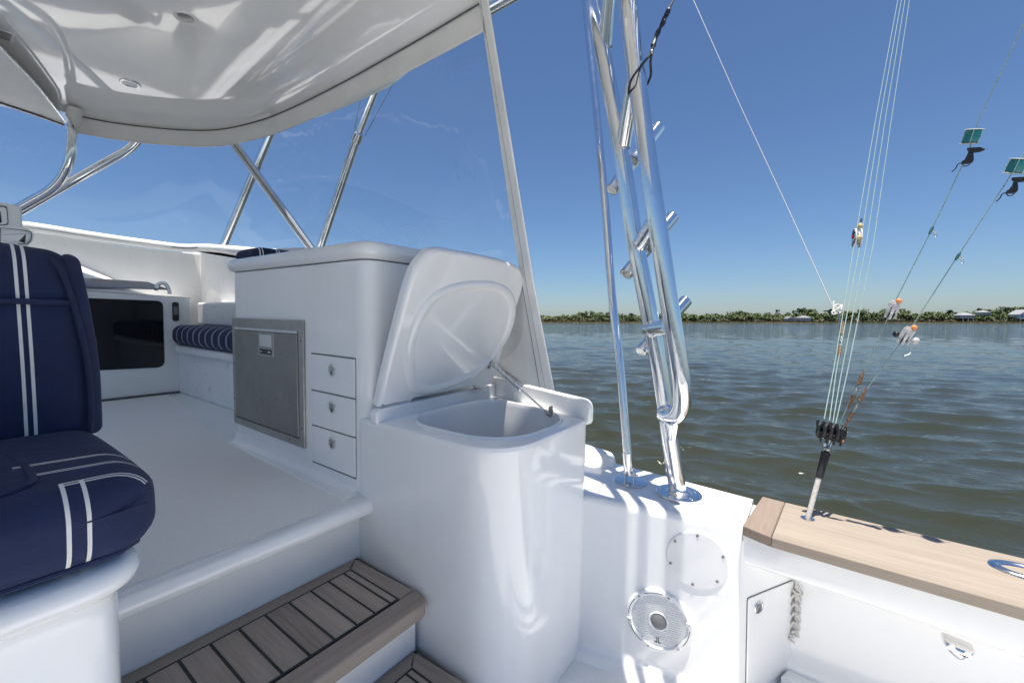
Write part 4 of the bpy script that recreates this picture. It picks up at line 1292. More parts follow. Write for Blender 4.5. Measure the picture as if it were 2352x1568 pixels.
# forward windscreen curtain: three flat panels from liner top to hardtop rim
frw = thing('windscreen_curtain', 'clear vinyl windscreen curtain above the forward liner', 'curtain', (1, 5, 1.3))
lowc = [Vector((-1.0, FY - .02, 1.45)), at(60, 520, Y=FY - .02), at(300, 556, Y=FY - .02), at(418, 571, Y=FY - .02), at(535, 576, X=SX - .01), BF + Vector((0, 0, -.03))]
rr0 = [Vector((-.6, 4.1, HZ - .11)), rim[0] + Vector((0, 0, -.11)), rim[2] + Vector((0, 0, -.11)), rim[3] + Vector((0, 0, -.11)), rim[4] + Vector((0, 0, -.11)), rim[5] + Vector((0, 0, -.11))]
lw, up_ = catmull(lowc, 8), catmull(rr0, 8)
rows = []
for j in range(21):
    v = j / 20
    rows.append([a.lerp(b, v) + Vector((0, -.006 * math.sin(9 * v + i * .3) * math.sin(math.pi * v), 0)) for i, (a, b) in enumerate(zip(lw, up_))])
obj('clear_panel', loft(rows, False, False, closed=False), M['vinyl_f'], frw, ang=180)

# =================================================================== HARDTOP FRAME PIPES
def pipe_thing(name, label, pts, r, mat='alu', group='hardtop frame pipes', cat='pipe', n=20):
    t = thing(name, label, cat, pts[-1], group)
    obj('pipe', tube(pts, r, n), M[mat], t)
    return t
FP = 3.98
pts = arcpath([at(170, 255, Y=FP), at(164, 365, Y=FP), at(132, 428, Y=FP + .1), at(-60, 535, Y=FP + .5)], .25, 8)
t = pipe_thing('frame_pipe', 'bent pipe rising from the liner into a white canvas sleeve, leftmost of the frame', pts, .026)
s0, s1 = at(171, 250, Y=FP - .01), at(167, 297, Y=FP - .01)
obj('canvas_sleeve', tube([s0, s0.lerp(s1, .5), s1, s1 + Vector((0, 0, .004))], [.036, .038, .041, .03], 16), M['canvas'], t)
pts = arcpath([at(326, 312, Y=FP + .15), at(300, 342, Y=FP + .2), at(160, 420, Y=FP + .3), at(-60, 545, Y=FP + .6)], .14, 8)
pipe_thing('frame_pipe', 'polished pipe slanting from the forward rim down to the left liner', pts, .027)
a0 = at(508, 290, X=xe - .06); a1 = at(722, 580, X=1.79)
cn = (EYE - (a0 + a1) / 2); cn = (cn - (a1 - a0).normalized() * cn.dot((a1 - a0).normalized())).normalized()
XP = plane3(a0, a1, a0 + Vector((0, 1, 0)))
t = thing('frame_pipe', 'slanting pipe with sewn canvas zipper sleeve crossing another pipe', 'pipe', a1, 'hardtop frame pipes')
obj('pipe', tube([a0 - cn * .028, a1 - cn * .028], .030, 18), M['alu'], t)
dd = (a1 - a0).normalized(); sdv = cn.cross(dd).normalized()
obj('zipper_sleeve', slab([a0 - sdv * .03, a1 - sdv * .022, a1 + sdv * .016, a0 + sdv * .022], cn * .012, .004), M['canvas'], t)
obj('zipper', tube([a0 + cn * .014 - sdv * .004, a1 + cn * .014 - sdv * .004], .003, 6), M['canvas_d'], t)
obj('end_tab', slab([at(x, y, pl=XP) + cn * .02 for x, y in [(500, 292), (512, 289), (545, 318), (535, 326)]], cn * .006, .002), M['canvas'], t)
obj('rim_clip', slab([at(x, y, pl=XP) + cn * .03 for x, y in [(524, 293), (622, 264), (624, 272), (527, 303)]], cn * .006, .002), M['canvas'], t)
b0, b1 = at(640, 262, Y=4.35), at(506, 580, Y=4.95)
t = pipe_thing('frame_pipe', 'polished pipe behind the crossing leaning the other way', [b0, b1], .036)
cr = b0.lerp(b1, .37)
obj('weld_collar', tube([cr - (b1 - b0).normalized() * .02, cr + (b1 - b0).normalized() * .02], [.041, .041], 18), M['alu_r'], t)
# outrigger pole outside the side curtain with its collar and stays
o0, o1 = at(905, 95, X=2.0), at(728, 590, X=2.0)
t = thing('outrigger_pole', 'slim polished pole with collar and two thin stays outside the clear curtain', 'pole', o1)
oc1 = at(822, 310, X=2.0)
du = (o0 - o1).normalized()
obj('pole', tube([o1, oc1], .031, 18), M['alu'], t)
obj('upper_pole', tube([oc1, o0], .026, 18), M['alu'], t)
obj('collar', tube([oc1 - du * .06, oc1 - du * .05, oc1 + du * .01, oc1 + du * .02], [.034, .039, .039, .030], 20), M['chrome'], t)
obj('stay', tube([at(814, 302, X=1.99), at(838, 175, X=2.05)], .0022, 6), M['seam'], t)
obj('stay', tube([at(838, 312, X=1.99), at(935, 135, X=2.05)], .0022, 6), M['seam'], t)
h0, h1 = at(1108, 32, D=1.95), at(1215, -30, D=1.8)
pipe_thing('frame_pipe', 'short brace pipe from the hardtop corner to the tower at the top', [h0, h1], .024, 'alu_r')

# =================================================================== TOWER LADDER
tw = thing('tower_ladder', 'polished aluminium tower leg and ladder rail with round flange on the gunwale', 'tower', at(1558, 1135, Z=.0))
LEG = [(1557.8, 1135, 1.774), (1541, 1023, 1.77), (1513, 838, 1.765), (1486, 694, 1.76), (1458, 551, 1.76), (1430, 372, 1.755), (1395, 180, 1.75), (1359, 0, 1.75), (1330, -140, 1.75)]
leg = catmull([at(x, y, D=d) for x, y, d in LEG], 4)
obj('leg', tube(leg, .0345, 28), M['alu'], tw)
RAIL = [(1422, -140, 1.60), (1441, 0, 1.60), (1462, 176, 1.60), (1486, 352, 1.60), (1512, 527, 1.60), (1540, 715, 1.605), (1556, 815, 1.61)]
rail = catmull([at(x, y, D=d) for x, y, d in RAIL], 4)
bend = catmull([at(x, y, D=d) for x, y, d in [(1556, 815, 1.61), (1565, 880, 1.615), (1566, 925, 1.63), (1556, 950, 1.66), (1541, 957, 1.70), (1526, 951, 1.745)]], 7)
obj('ladder_rail', tube(rail[:-1] + bend, .0340, 28), M['alu'], tw)
obj('elbow_weld', join(ball(at(1531, 950, D=1.74), .040, n=12)), M['alu'], tw)
obj('gusset', tube([at(1546, 950, D=1.69), at(1542, 1004, D=1.745)], [.034, .022], 18), M['alu'], tw)
for (x0, y0, x1, y1) in [(1490, 757, 1536, 750), (1462, 573, 1512, 493), (1427, 357, 1460, 160), (1388, 132, 1410, -140)]:
    a, b = at(x0, y0, D=1.762), at(x1, y1, D=1.605)
    rg_ = obj('rung', tube([a, b], .0295, 20), M['alu'], tw)
    e = (b - a).normalized()
    obj('weld_bead', tube([a + e * .026, a + e * .032, a + e * .038], [.030, .034, .030], 20), M['alu_r'], rg_)
for (x0, y0, x1, y1) in [(1405, 437, 1513, 292), (1437, 630, 1546, 497), (1471, 808, 1576, 690)]:
    a, b = at(x0, y0, D=1.80), at(x1, y1, D=1.88)
    rh = obj('rod_holder', pipe(a, b, .027, .0235), M['alu'], tw)
    ab_ = (b - a).normalized()
    obj('end_plug', tube([a + ab_ * .001, a + ab_ * .03], .0238, 16), M['alu_r'], rh)
    obj('end_plug', tube([b - ab_ * .03, b - ab_ * .012], .0238, 16), M['alu_r'], rh)
    m_ = a.lerp(b, .52)
    obj('holder_stub', tube([m_, at((x0 + x1) / 2 - 6, (y0 + y1) / 2 + 6, D=1.80)], .022, 14), M['alu_r'], rh)
fc = at(1559, 1136, Z=.0)
obj('flange', lathe(fc, (0, 0, 1), [(.090, .001), (.090, .009), (.087, .012), (.05, .013)], 40), M['chrome'], tw)
obj('flange_weld', lathe(fc, (0, 0, 1), [(.054, .011), (.048, .018), (.041, .024), (.03, .024)], 32), M['alu_r'], tw)
for k in range(5):
    a = k * 1.2566 + .4
    obj('bolt', lathe(fc + Vector((.071 * math.cos(a), .071 * math.sin(a), .012)), (0, 0, 1), [(.009, 0), (.008, .002), (.003, .003)], 14), M['chrome'], tw)

pv = thing('outrigger_strut', 'slender polished strut on a hinged deck bracket left of the ladder', 'strut', at(1445, 1106, Z=.0))
ST = [(1443, 1078, 1.90), (1442, 1043, 1.90), (1424, 838, 1.95), (1405, 674, 2.0), (1392, 492, 2.08), (1379, 352, 2.14), (1362, 176, 2.22), (1344, 0, 2.3), (1330, -140, 2.36)]
sp_ = catmull([at(x, y, D=d) for x, y, d in ST[1:]], 4)
obj('strut_tube', tube(sp_, .0195, 20), M['alu'], pv)
sq = at(1443, 1080, D=1.90); sq2 = at(1441.5, 1040, D=1.90)
obj('end_socket', tube([sq, sq2, sq2 + (sq2 - sq).normalized() * .004], [.0205, .0215, .019], 20), M['chrome'], pv)
pc = at(1447, 1107, Z=.0)
obj('base_plate', lathe(pc, (0, 0, 1), [(.07, .001), (.07, .006), (.064, .009), (.02, .009)], 32, ref=(1, 0, 0)), M['chrome'], pv)
fx = (sq - pc).normalized()
for s in (-1, 1):
    obj('ear', rbox(pc.x - .012, pc.x + .012, pc.y + s * .02 - .004, pc.y + s * .02 + .004, .006, .05, .004, 2), M['chrome'], pv)
obj('hinge_pin', tube([pc + Vector((0, -.034, .036)), pc + Vector((0, .034, .036))], .007, 14), M['chrome'], pv)
obj('fork', tube([pc + Vector((0, 0, .03)), sq + (sq2 - sq).normalized() * .002], [.013, .016], 14), M['chrome'], pv)

# black cord lashed to the rail
cd = thing('lashing_cord', 'black cord with taped splice looped around the ladder rail', 'cord', at(1495, 125, D=1.55))
DC = 1.545
obj('cord', tube(catmull([at(x, y, D=d) for x, y, d in [(1552, -20, 1.62), (1543, 8, 1.6), (1524, 42, 1.57), (1502, 105, DC), (1496, 122, DC), (1478, 145, DC - .003), (1457, 172, DC), (1447, 192, DC + .02), (1444, 212, 1.60), (1450, 224, 1.64)]], 6), .0042, 8), M['rubber'], cd)
obj('cord_tail', tube(catmull([at(x, y, D=d) for x, y, d in [(1497, 122, DC), (1494, 145, 1.57), (1495, 172, 1.60), (1486, 196, 1.64)]], 5), .0045, 8), M['rubber'], cd)
obj('taped_splice', tube(catmull([at(x, y, D=d) for x, y, d in [(1536, 22, 1.59), (1527, 45, 1.575), (1518, 62, 1.565), (1508, 82, 1.555), (1500, 106, 1.55)]], 4), [.0075 + .0022 * math.sin(k * 1.3) for k in range(17)], 10), M['black'], cd)
obj('ring', ball(at(1497, 120, D=DC), .008, n=8), M['steel_f'], cd)

# =================================================================== TEAK COVERING BOARD, RAIL FITTINGS
cb = thing('covering_board', 'bleached teak covering board along the gunwale', 'board', (1.83, -1.2, 0))
def board(name, pts, mat, top=.012):
    ring = rpoly([Vector((x, y, -.0215)) for x, y in pts], [.004] * len(pts), 3)
    return obj(name, slab(ring, (0, 0, top + .0215), .0038, 3), mat, cb)
q = [at(x, y, Z=.012) for x, y in [(1751, 1139), (1803, 1152.5), (1771, 1233), (1705.5, 1206)]]
board('end_plank', [(p.x, p.y) for p in q], M['teak_end'])
q2 = [at(x, y, Z=.012) for x, y in [(1803.6, 1152.6), (2352, 1281), (2352, 1395), (1772, 1233.3)]]
e1 = q2[1] + (q2[1] - q2[0]) * 5; e2 = q2[2] + (q2[2] - q2[3]) * 5
board('long_plank', [(q2[0].x, q2[0].y), (q2[1].x, q2[1].y), (1.99, -3.25), (1.61, -3.25), (q2[2].x, q2[2].y), (q2[3].x, q2[3].y)], M['teak_rail'], .0118)
hz = thing('hawse_pipe', 'oval polished hawse ring set into the teak covering board', 'hawse', at(2345, 1312, Z=.012))
hc = at(2362, 1316, Z=.012)
def ell(a, b, z, n=40): return [hc + Vector((b * math.sin(2 * math.pi * k / n), a * math.cos(2 * math.pi * k / n), z)) for k in range(n)]
obj('ring', loft([ell(.082, .052, .0), ell(.080, .050, .006), ell(.070, .042, .009), ell(.058, .032, .007), ell(.054, .028, -.004)], False, False), M['chrome'], hz, ang=70)
obj('throat', loft([ell(.054, .028, -.003), ell(.05, .025, -.006)], False, True), M['black'], hz)

# coaming wall fittings
def wp(x, y, o=0): return at(x, y, pl=WPL) + WN * o
cc = at(1600, 1285, pl=WPL); 
plate = thing('inspection_plate', 'round white inspection plate held by six screws on the coaming', 'plate', cc)
obj('disc', lathe(cc, WN, [(.106, 0), (.106, .0028), (.1045, .0042), (.102, .005), (.02, .0051)], 56), M['white_pl'], plate)
for x, y in [(1544, 1234), (1603, 1223), (1660, 1277), (1653, 1338), (1591, 1343), (1538, 1291)]:
    p = at(x, y, pl=WPL)
    v = (p - cc); v -= WN * v.dot(WN); v = v.normalized() * .094
    sck = obj('screw', lathe(cc + v + WN * .005, WN, [(.0062, 0), (.0058, .0012), (.003, .002), (.0005, .0021)], 14), M['steel_f'], plate)
    obj('socket', lathe(cc + v + WN * .007, WN, [(.0026, 0), (.0025, .0004)], 6), M['black'], sck)
sc0 = at(1513, 1421, pl=WPL)
spk = thing('marine_speaker', 'round white loudspeaker with slatted grille and grey dome on the coaming', 'speaker', sc0)
SR = .121
obj('trim_ring', lathe(sc0, WN, [(SR, 0), (SR, .008), (SR * .985, .013), (SR * .93, .016), (SR * .88, .0165), (SR * .85, .013), (SR * .83, .010), (SR * .80, .010)], 64), M['white_pl'], spk)
obj('grille_backing', lathe(sc0, WN, [(SR * .82, .003), (SR * .80, .0035), (.001, .0036)], 48), simple('grille_grey', (.45, .45, .45), .6), spk)
up = Vector((0, 0, 1)); up = (up - WN * up.dot(WN)).normalized(); sd_ = WN.cross(up).normalized()
tilt = rad(0)
for k in range(-11, 12):
    h = k * SR * .072
    hw = math.sqrt(max(0, (SR * .80) ** 2 - h * h))
    if hw < .02: continue
    c = sc0 + up * h
    obj('slat', slab(rpoly([c - sd_ * hw - up * .0032 + WN * .0045, c + sd_ * hw - up * .0032 + WN * .0045, c + sd_ * hw + up * .0032 + WN * .0045, c - sd_ * hw + up * .0032 + WN * .0045], .001, 2), WN * .0075, .0015, 2), M['white_pl'], spk)
dm = obj('dome_ring', lathe(sc0, WN, [(SR * .30, .006), (SR * .30, .0135), (SR * .285, .016), (SR * .255, .0155), (SR * .25, .012)], 40), M['white_pl'], spk)
obj('dome', lathe(sc0, WN, [(SR * .252, .010), (SR * .23, .0145), (SR * .17, .0175), (SR * .08, .019), (.0005, .0195)], 32), simple('grey_dome', (.20, .20, .20), .75, bscale=900, bstr=.5), spk)
for k in range(6):
    a = rad(90 + 18 + 60 * k)
    c = sc0 + (up * math.sin(a) + sd_ * math.cos(a)) * SR * .905
    rd = (c - sc0).normalized(); tg = WN.cross(rd)
    tab = obj('screw_tab', slab(rpoly([c + rd * .010 - tg * .011 + WN * .013, c + rd * .008 + tg * .011 + WN * .013, c - rd * .010 + tg * .008 + WN * .013, c - rd * .010 - tg * .008 + WN * .013], .004, 4), WN * .0062, .002), M['white_pl'], spk)
    obj('screw', lathe(c + WN * .0192, WN, [(.0048, 0), (.0042, .001), (.0005, .0014)], 12), M['steel_f'], tab)
    for s in (-1, 1):
        pass
for k in range(6):
    a0 = 90 + 18 + 60 * k + 13
    arc = [sc0 + (up * math.sin(rad(a0 + j * 5.0)) + sd_ * math.cos(rad(a0 + j * 5.0))) * SR * .915 + WN * .0152 for j in range(8)]
    if k in (1, 3, 4, 5): obj('ring_slot', tube(arc, .0018, 6), M['black'], spk)
# twin-column emblem at the foot of the grille
em = sc0 - up * SR * .62
def emq(pts): return [em + sd_ * (-a) * .001 * 1.0 + up * b * .001 + WN * .0122 for a, b in pts]
for s in (-1, 1):
    pts = [(s * 1.2, 11), (s * 4.2, 11), (s * 4.2, -2), (s * 6.5, -6), (s * 12.5, -9.5), (s * 12.5, -11), (s * 1.2, -11)]
    if s < 0: pts = pts[::-1]
    obj('emblem', slab(emq(pts), WN * .0014, .0003, 1), M['seam'], spk)
# a small chip mark in the gelcoat is left to the material; locker hatch in the recess
hatch = thing('recess_hatch', 'white hatch with round latch on the angled end of the coaming recess', 'hatch', dw(.1, -.4))
def dq(x, y, o=0): return at(x, y, pl=(DWa, DN)) + DN * o
hr = rpoly([dq(x, y) for x, y in [(1716, 1373), (1820, 1331), (1819, 1531), (1712, 1590)]], .008, 4)
obj('joint', slab([p + DN * .0005 for p in inset(hr, -.0025)], DN * .0015, .0005, 1), M['seam'], hatch)
pn = obj('panel', slab(hr, DN * .006, .003), M['white'], hatch)
latch(pn, dq(1738, 1391, .006), DN, .0235)
obj('hinge', slab([dq(1814, 1500), dq(1819, 1498), dq(1819, 1528), dq(1814, 1530)], DN * .009, .001), M['black'], pn)

rp = thing('knotted_rope', 'off white rope hitched in a chain of knots hanging in the recess', 'rope', dq(1826, 1340, .03))
def rq(x, y, o): return dq(x - 5, y, .014 + o)
pth = [rq(1826, 1318, 0), rq(1824, 1340, .004)]
for k in range(101):
    t_ = k / 100; w_ = 2 * math.pi * 5 * t_
    pth.append(rq(1826 + 7 * math.sin(w_) - 2 * t_, 1347 + 104 * t_ + 7 * math.sin(2 * w_), .010 * math.cos(w_)))
obj('braid', tube(catmull(pth, 2), .0046, 8), M['rope'], rp)
obj('core', tube([rq(1825, 1340, 0), rq(1824, 1400, .002), rq(1823, 1455, 0)], .0058, 8), M['rope'], rp)
kn = [rq(1824 + 9 * math.cos(a) - 2, 1458 + 11 * math.sin(a), .008 * math.sin(2 * a)) for a in np.linspace(0, 9, 22)]
obj('knot', tube(catmull(kn, 4), .0048, 8), M['rope'], rp)
tq = [rq(1828 + 8 * math.cos(a), 1352 + 3 * math.sin(a), .012 * math.sin(a)) for a in np.linspace(0, 12.4, 24)]
obj('hitch', tube(catmull(tq, 4), .0045, 8), M['rope'], rp)
obj('tail', tube(catmull([rq(1822, 1465, 0), rq(1824, 1485, .003), rq(1825, 1500, 0), rq(1827, 1516, 0)], 5), [.0042] * 14 + [.003, .002], 8), M['rope'], rp)

ck = thing('chrome_cleat', 'polished cleat bracket under the coaming bolster', 'cleat', at(2200, 1490, X=1.80))
ckr = rpoly([at(x, y, X=1.80) for x, y in [(2166, 1462), (2240, 1492), (2241, 1502), (2212, 1516), (2200, 1514), (2180, 1497), (2167, 1477)]], .008, 5)
obj('bracket', slab([p + Vector((.03, 0, 0)) for p in ckr], (-.045, 0, 0), .022, 6), M['chrome'], ck, ang=70)

# =================================================================== OUTRIGGER TACKLE ON THE RAIL
pb_ = at(1855, 1191, Z=.012)
blk = at(1898, 1035, D=1.565)
rod = thing('tackle_post', 'short white post with black grip and triple pulley block on the teak rail', 'pulley', pb_)
dq_ = (blk - pb_).normalized()
Lr = (blk - pb_).length
obj('deck_collar', lathe(pb_, (0, 0, 1), [(.022, 0), (.022, .003), (.012, .005)], 24), M['chrome'], rod)
obj('post', tube([pb_, pb_ + dq_ * Lr * .62], .0085, 14), M['rope'], rod)
obj('grip', tube([pb_ + dq_ * Lr * .60, pb_ + dq_ * Lr * .64, pb_ + dq_ * Lr * .9, pb_ + dq_ * Lr * .98], [.0105, .012, .0135, .0145], 14), M['rubber'], rod)
obj('shackle', tube(catmull([blk + dq_ * .0, blk + dq_ * .02 + _rt * .008, blk + dq_ * .045 + _rt * .003, blk + dq_ * .03 - _rt * .012, blk + dq_ * .0], 6), .005, 8), M['chrome'], rod)
obj('shackle_body', ball(blk + dq_ * .008, .014, n=8), M['steel_f'], rod)
B0 = at(1907, 988, D=1.555)
bax = (_RI @ (-_fw * .86 + _rt * .5 - Vector((0, 0, .12)))).normalized()   # sheave axis roughly towards the viewer
for k in range(4):
    c = B0 - bax * (.0145 * k - .03) + _rt * (-.0075 * k)
    bd_ = obj('cheek', lathe(c, bax, [(.031, 0), (.0325, .002), (.0325, .008), (.029, .011), (.004, .0115)], 32), M['black'], rod)
    lowp = c + Vector((-.008, 0, -.032))
    obj('strap', slab(rpoly([c + Vector((-.024, .0, -.005)) , c + Vector((.018, -.01, -.010)), lowp + Vector((.012, 0, -.012)), lowp + Vector((-.012, 0, -.012))], .006, 3), bax * .007, .002), M['black'], bd_)
    obj('becket', slab(rpoly([c + Vector((-.03, .012, .012)), c + Vector((-.01, .005, .02)), c + Vector((-.022, .01, .042)), c + Vector((-.030, .013, .040))], .004, 3), bax * .006, .002), M['black'], bd_)
ck0 = B0 + bax * .0305
obj('rivet', lathe(ck0 + Vector((.002, 0, -.026)) + bax * .010, bax, [(.006, 0), (.0055, .002), (.001, .0028)], 14), M['orange'], rod)
for a in (.4, 1.2, 2.2):
    obj('rivet', lathe(ck0 + _rt * .018 * math.cos(a) + Vector((0, 0, .018 * math.sin(a))) + bax * .009, bax, [(.0022, 0), (.001, .0015)], 8), M['yellow'], rod)

LD0, LD1 = 1.56, 2.6
def lp_(x, y):      # tackle lines run up and away from the block
    t_ = max(0, (985 - y) / 985)
    return at(x, y, D=1.56 + 1.0 * t_)
def lpd(x, y):      # the two slanting lines lead aft above the covering board
    return at(x, y, X=1.885 - .05 * min(1.5, max(0, (985 - y) / 600)))
def about(vf, c, f):
    return [c + (Vector(p) - c) * f for p in vf[0]], vf[1]
def line(name, label, pts, r, mat, cat='line', group='outrigger tackle lines', fn=None):
    P = [(fn or lp_)(x, y) for x, y in pts]
    o = obj(name, tube(P, r, 8), M[mat], None, loc=P[0], label=label, cat=cat, group=group)
    return o
line('tackle_line', 'leftmost pale green line rising from the black pulley block', [(1893, 962), (1918, 830), (1962, 560), (2012, 270), (2066, -20)], .0018, 'line')
line('tackle_line', 'second pale green line from the left above the pulley block', [(1905, 966), (1921, 850), (1976, 560), (2022, 270), (2074, -20)], .0018, 'line')
line('tackle_line', 'third pale green line from the left, crossing beside the white pulley', [(1913, 970), (1930, 870), (1990, 560), (2034, 270), (2082, -20)], .0018, 'line')
line('tackle_line', 'rightmost pale green line of the steep bundle', [(1919, 974), (1945, 860), (2006, 560), (2048, 270), (2092, -20)], .0018, 'line')
line('tackle_line', 'upper slanting line carrying a white clip and teal weight', [(1927, 978), (1960, 900), (1985, 853), (2052, 700), (2140, 528), (2225, 350), (2242, 290), (2300, 165), (2390, -30)], .0014, 'line', fn=lpd)
line('tackle_line', 'lower slanting line running to the teal weight at the right edge', [(1935, 985), (1965, 935), (1992, 892), (2088, 760), (2200, 588), (2312, 418), (2352, 352), (2420, 240)], .0014, 'line', fn=lpd)
hal = [(1588, -10), (1700, 243), (1815, 490), (1918, 716)]
line('white_halyard', 'thin white halyard slanting down to a knot above the shoreline', hal, .0019, 'line_w', 'halyard', None)
# knot with chain under it
kt = thing('halyard_knot', 'white bowline knot with small rusty chain below', 'knot', lp_(1922, 716))
kq = [lp_(1922 + 8 * math.cos(a), 716 + 7 * math.sin(a) - 2 * a) for a in np.linspace(0, 10, 26)]
obj('knot', tube(catmull(kq, 4), .0032, 8), M['rope'], kt)
obj('loop', tube(catmull([lp_(x, y) for x, y in [(1920, 720), (1913, 722), (1911, 716), (1918, 712), (1926, 708), (1934, 700), (1932, 712)]], 5), .0032, 8), M['line_w'], kt)
for k in range(6):
    c0 = lp_(1926 + .9 * k, 722 + 7 * k)
    rgk = [c0 + (_rt * (.006 if k % 2 else .003) * math.cos(a) + Vector((0, 0, .0085 * math.sin(a)))) for a in np.linspace(0, 6.283, 13)]
    obj('chain_link', tube(rgk, .0018, 6), M['steel_f'], kt)

def whip(label, segs, fn=None, f=1.0):
    """brown taped splices with a steel swivel between them along a line"""
    P = [(fn or lp_)(x, y) for x, y in segs]
    t = thing('taped_swivel', label, 'swivel', P[0], 'taped swivels on the tackle lines')
    d = P[-1] - P[0]
    def seg(a, b, ra, rb, mat, name, m=7):
        pts = [P[0] + d * (a + (b - a) * k / m) for k in range(m + 1)]
        rs = [f * (ra + (rb - ra) * k / m + .0011 * math.sin(k * 2.4)) for k in range(m + 1)]
        obj(name, tube(pts, rs, 10), M[mat], t)
    seg(0, .12, .0028, .0045, 'tape', 'whipping'); seg(.12, .34, .0062, .0072, 'tape', 'whipping')
    seg(.34, .40, .004, .003, 'line', 'thimble'); seg(.40, .54, .0045, .006, 'steel_f', 'swivel'); seg(.54, .62, .003, .004, 'line', 'thimble')
    seg(.62, .82, .0072, .006, 'tape', 'whipping'); seg(.82, 1.0, .005, .0032, 'tape', 'whipping')
whip('brown taped swivel on the steep bundle just below the halyard knot', [(1937, 738), (1925, 832)])
whip('brown taped swivel on the upper slanting line above the pulley block', [(1984, 852), (1947, 940)], lpd, .9)
whip('brown taped swivel on the lower slanting line next to the pulley block', [(1991, 890), (1940, 980)], lpd, .9)

# white block on the steep bundle
wb = thing('white_pulley', 'white and navy pulley block hanging among the steep lines', 'pulley', lp_(1970, 545))
wc = lp_(1969, 547)
vax = (wc - EYE).normalized()
cx_ = (_rt * .72 - _fw * .6).normalized()
for s, mt in ((-1, 'white_pl'), (1, 'white_pl')):
    c = wc + _rt * (.010 * s) 
    rg2 = [c + Vector((0, 0, .045 * math.sin(a))) + (_rt * .35 + _fw * .9).normalized() * .026 * math.cos(a) for a in np.linspace(0, 6.283, 29)[:-1]]
    ch = obj('cheek', slab(rg2, (_rt * .95 - _fw * .3) * .006 * s, .003), M['white_pl'], wb)
navy_pl = simple('navy_plastic', (.015, .02, .05), .35)
c = wc - _rt * .0165
for a0 in (0.2, 3.3):
    rg3 = [c + Vector((0, 0, .040 * math.sin(a))) + (_rt * .35 + _fw * .9).normalized() * .022 * math.cos(a) for a in np.linspace(a0, a0 + 2.2, 12)]
    obj('navy_panel', slab(rg3, -(_rt * .95 - _fw * .3) * .003, .001), navy_pl, wb)
obj('sheave', lathe(wc - _rt * .006, (_rt * .95 - _fw * .3), [(.03, 0), (.024, .005), (.03, .010)], 24), M['rope'], wb)
obj('red_mark', ball(c - _rt * .004 + Vector((0, 0, .004)), .006, (.3, 1, 1.4), 8), simple('red_mark', (.4, .03, .05), .4), wb)
obj('bead', ball(lp_(1973, 546) - vax * .03, .012, n=10), M['yellow'], wb)
obj('top_bead', ball(lp_(1976, 520), .011, (1, 1, 1.5), 10), M['yellow'], wb)
obj('stem', tube([lp_(1976, 520), lp_(1979, 503)], .004, 8), M['black'], wb)

def clip(label, x, y, dx, dy, tag_=False):
    c = lpd(x, y); f = .78; t = thing('release_clip', label, 'clip', c, 'white release clips on the slanting lines')
    e1 = (lpd(x + dx, y + dy) - lpd(x - dx, y - dy)).normalized(); n1 = -(c - EYE).normalized(); n1 = (n1 - e1 * n1.dot(e1)).normalized(); s1 = e1.cross(n1)
    def bx3(a0, a1, b0, b1, h0, h1, r=.004):
        ring = rpoly([c + e1 * a0 + s1 * b0 + n1 * h0, c + e1 * a1 + s1 * b0 + n1 * h0, c + e1 * a1 + s1 * b1 + n1 * h0, c + e1 * a0 + s1 * b1 + n1 * h0], r, 4)
        return slab(ring, n1 * (h1 - h0), .003)
    wpl = M['clip']
    obj('body', about(bx3(-.018, .026, -.024, .016, -.010, .010), c, f), M['clip'], t)
    obj('jaw', about(bx3(-.040, -.014, -.022, -.012, -.008, .009), c, f), M['clip'], t)
    obj('jaw', about(bx3(-.044, -.014, -.006, .004, -.008, .011), c, f), M['clip'], t)
    obj('jaw', about(bx3(-.038, -.014, .010, .018, -.008, .009), c, f), M['clip'], t)
    obj('slot', about(bx3(-.034, .008, -.0105, -.0065, .0, .0112, .001), c, f), M['black'], t)
    obj('slot', about(bx3(-.030, .000, .005, .0085, .0, .0112, .001), c, f), M['black'], t)
    obj('cap', about(bx3(.018, .034, -.020, .004, -.006, .008), c, f), M['clip'], t)
    obj('bead', about(ball(c + e1 * .036 + s1 * .004, .0115, n=10), c, f), M['orange'], t)
    if tag_:
        obj('roller', about(ball(c - e1 * .01 - s1 * .035, .012, n=8), c, f), M['black'], t)
        obj('hook', tube(catmull([c - e1 * .03 + s1 * .02, c - e1 * .05 + s1 * .028, c - e1 * .062 + s1 * .02, c - e1 * .07 + s1 * .022], 5), .003, 6), M['chrome'], t)
        obj('side_roller', about(ball(c - e1 * .012 + s1 * .03, .015, n=8), c, f), M['clip'], t)
clip('white release clip with orange bead on the upper line, in front of the trees', 2053, 710, 6, -14)
clip('white release clip with orange bead on the lower line, in front of the water', 2085, 770, 8, -13, True)

def swv(label, x, y, dx, dy):
    c = lpd(x, y); f = .66; t = thing('snap_swivel', label, 'swivel', c, 'snap swivels on the slanting lines')
    e1 = (lpd(x + dx, y + dy) - lpd(x - dx, y - dy)).normalized()
    obj('knot', about(tube([c - e1 * .02, c - e1 * .01, c + e1 * .008, c + e1 * .02], [.003, .0055, .006, .003], 8), c, f), simple('green_tape', (.05, .16, .15), .6), t)
    obj('barrel', about(tube([c, c + _rt * .016 - Vector((0, 0, .010))], [.004, .0035], 8), c, f), M['steel_f'], t)
    b = c + _rt * .022 - Vector((0, 0, .018))
    obj('snap', about(tube([b + _rt * .006 * math.cos(a) + Vector((0, 0, .013 * math.sin(a))) - _rt * .003 * math.sin(a) for a in np.linspace(0, 6.0, 13)], .0018, 6), c, f), M['chrome'], t)
swv('snap swivel on the upper slanting line above the white clip', 2139, 529, 6, -12)
swv('snap swivel on the lower slanting line above the white clip', 2200, 589, 8, -12)

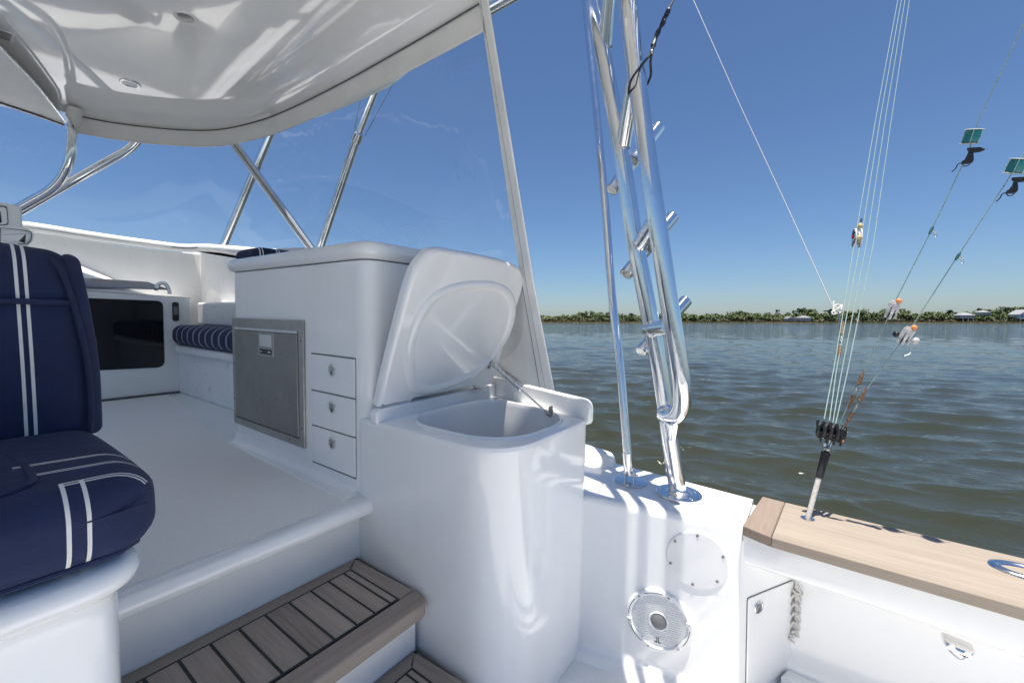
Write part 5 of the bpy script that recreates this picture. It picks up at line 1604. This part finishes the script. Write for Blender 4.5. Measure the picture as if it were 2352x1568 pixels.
teal_m = simple('teal_resin', (.006, .17, .18), .25, coat=.3)
clear_m = simple('frosted_acrylic', (.45, .50, .48), .25)
def weight(label, x, y, dx, dy):
    c = lpd(x, y); f = .62; t = thing('teal_stopper', label, 'stopper', c, 'teal stoppers on the slanting lines')
    e1 = (lpd(x + dx, y + dy) - lpd(x - dx, y - dy)).normalized(); n1 = -(c - EYE).normalized(); e1 = (e1 - n1 * e1.dot(n1) * .75).normalized()
    n1 = (n1 - e1 * n1.dot(e1)).normalized(); s1 = e1.cross(n1)
    obj('teal_block', about(lathe(c - e1 * .028, e1, [(.026, 0), (.033, .003), (.035, .028), (.033, .053), (.026, .056)], 6, ref=(s1 * .87 + n1 * .5)), c, f), teal_m, t)
    obj('end_cap', about(lathe(c + e1 * .028, e1, [(.034, 0), (.0365, .002), (.033, .004), (.008, .006)], 20), c, f), clear_m, t)
    obj('end_cap', about(lathe(c - e1 * .028, -e1, [(.034, 0), (.0365, .002), (.033, .004), (.008, .005)], 20), c, f), clear_m, t)
    for k in range(6):
        a = k * math.pi / 3 + rad(30)
        q0 = c + (s1 * math.cos(a) + n1 * math.sin(a)) * .035
        obj('edge_rib', about(tube([q0 - e1 * .026 - (q0 - c) * .07, q0, q0 + e1 * .026 - (q0 - c) * .07], .0014, 6), c, f), clear_m, t)
    arm_ = [lpd(x + a, y + b) for a, b in [(-12, 26), (20, 24), (33, 29), (20, 36), (0, 38), (-10, 34)]]
    obj('lever', slab(rpoly(arm_, .004, 3), n1 * .008, .0025), M['black'], t)
    bdy = [lpd(x + a, y + b) for a, b in [(-8, 36), (4, 37), (5, 52), (2, 60), (-12, 64), (-25, 62), (-22, 55), (-10, 52)]]
    obj('body', slab(rpoly(bdy, .004, 3), n1 * .009, .0025), M['black'], t)
    obj('tie', tube(catmull([lpd(x + a, y + b) for a, b in [(-2, 60), (-10, 67), (-19, 67), (-24, 61), (-32, 64), (-38, 74), (-46, 81)]], 5), .0014, 6), M['black'], t)
weight('teal hexagonal stopper with black lever on the upper slanting line', 2232, 314, 5, -14)
weight('teal hexagonal stopper with black lever cut by the right picture edge', 2334, 382, 6, -12)
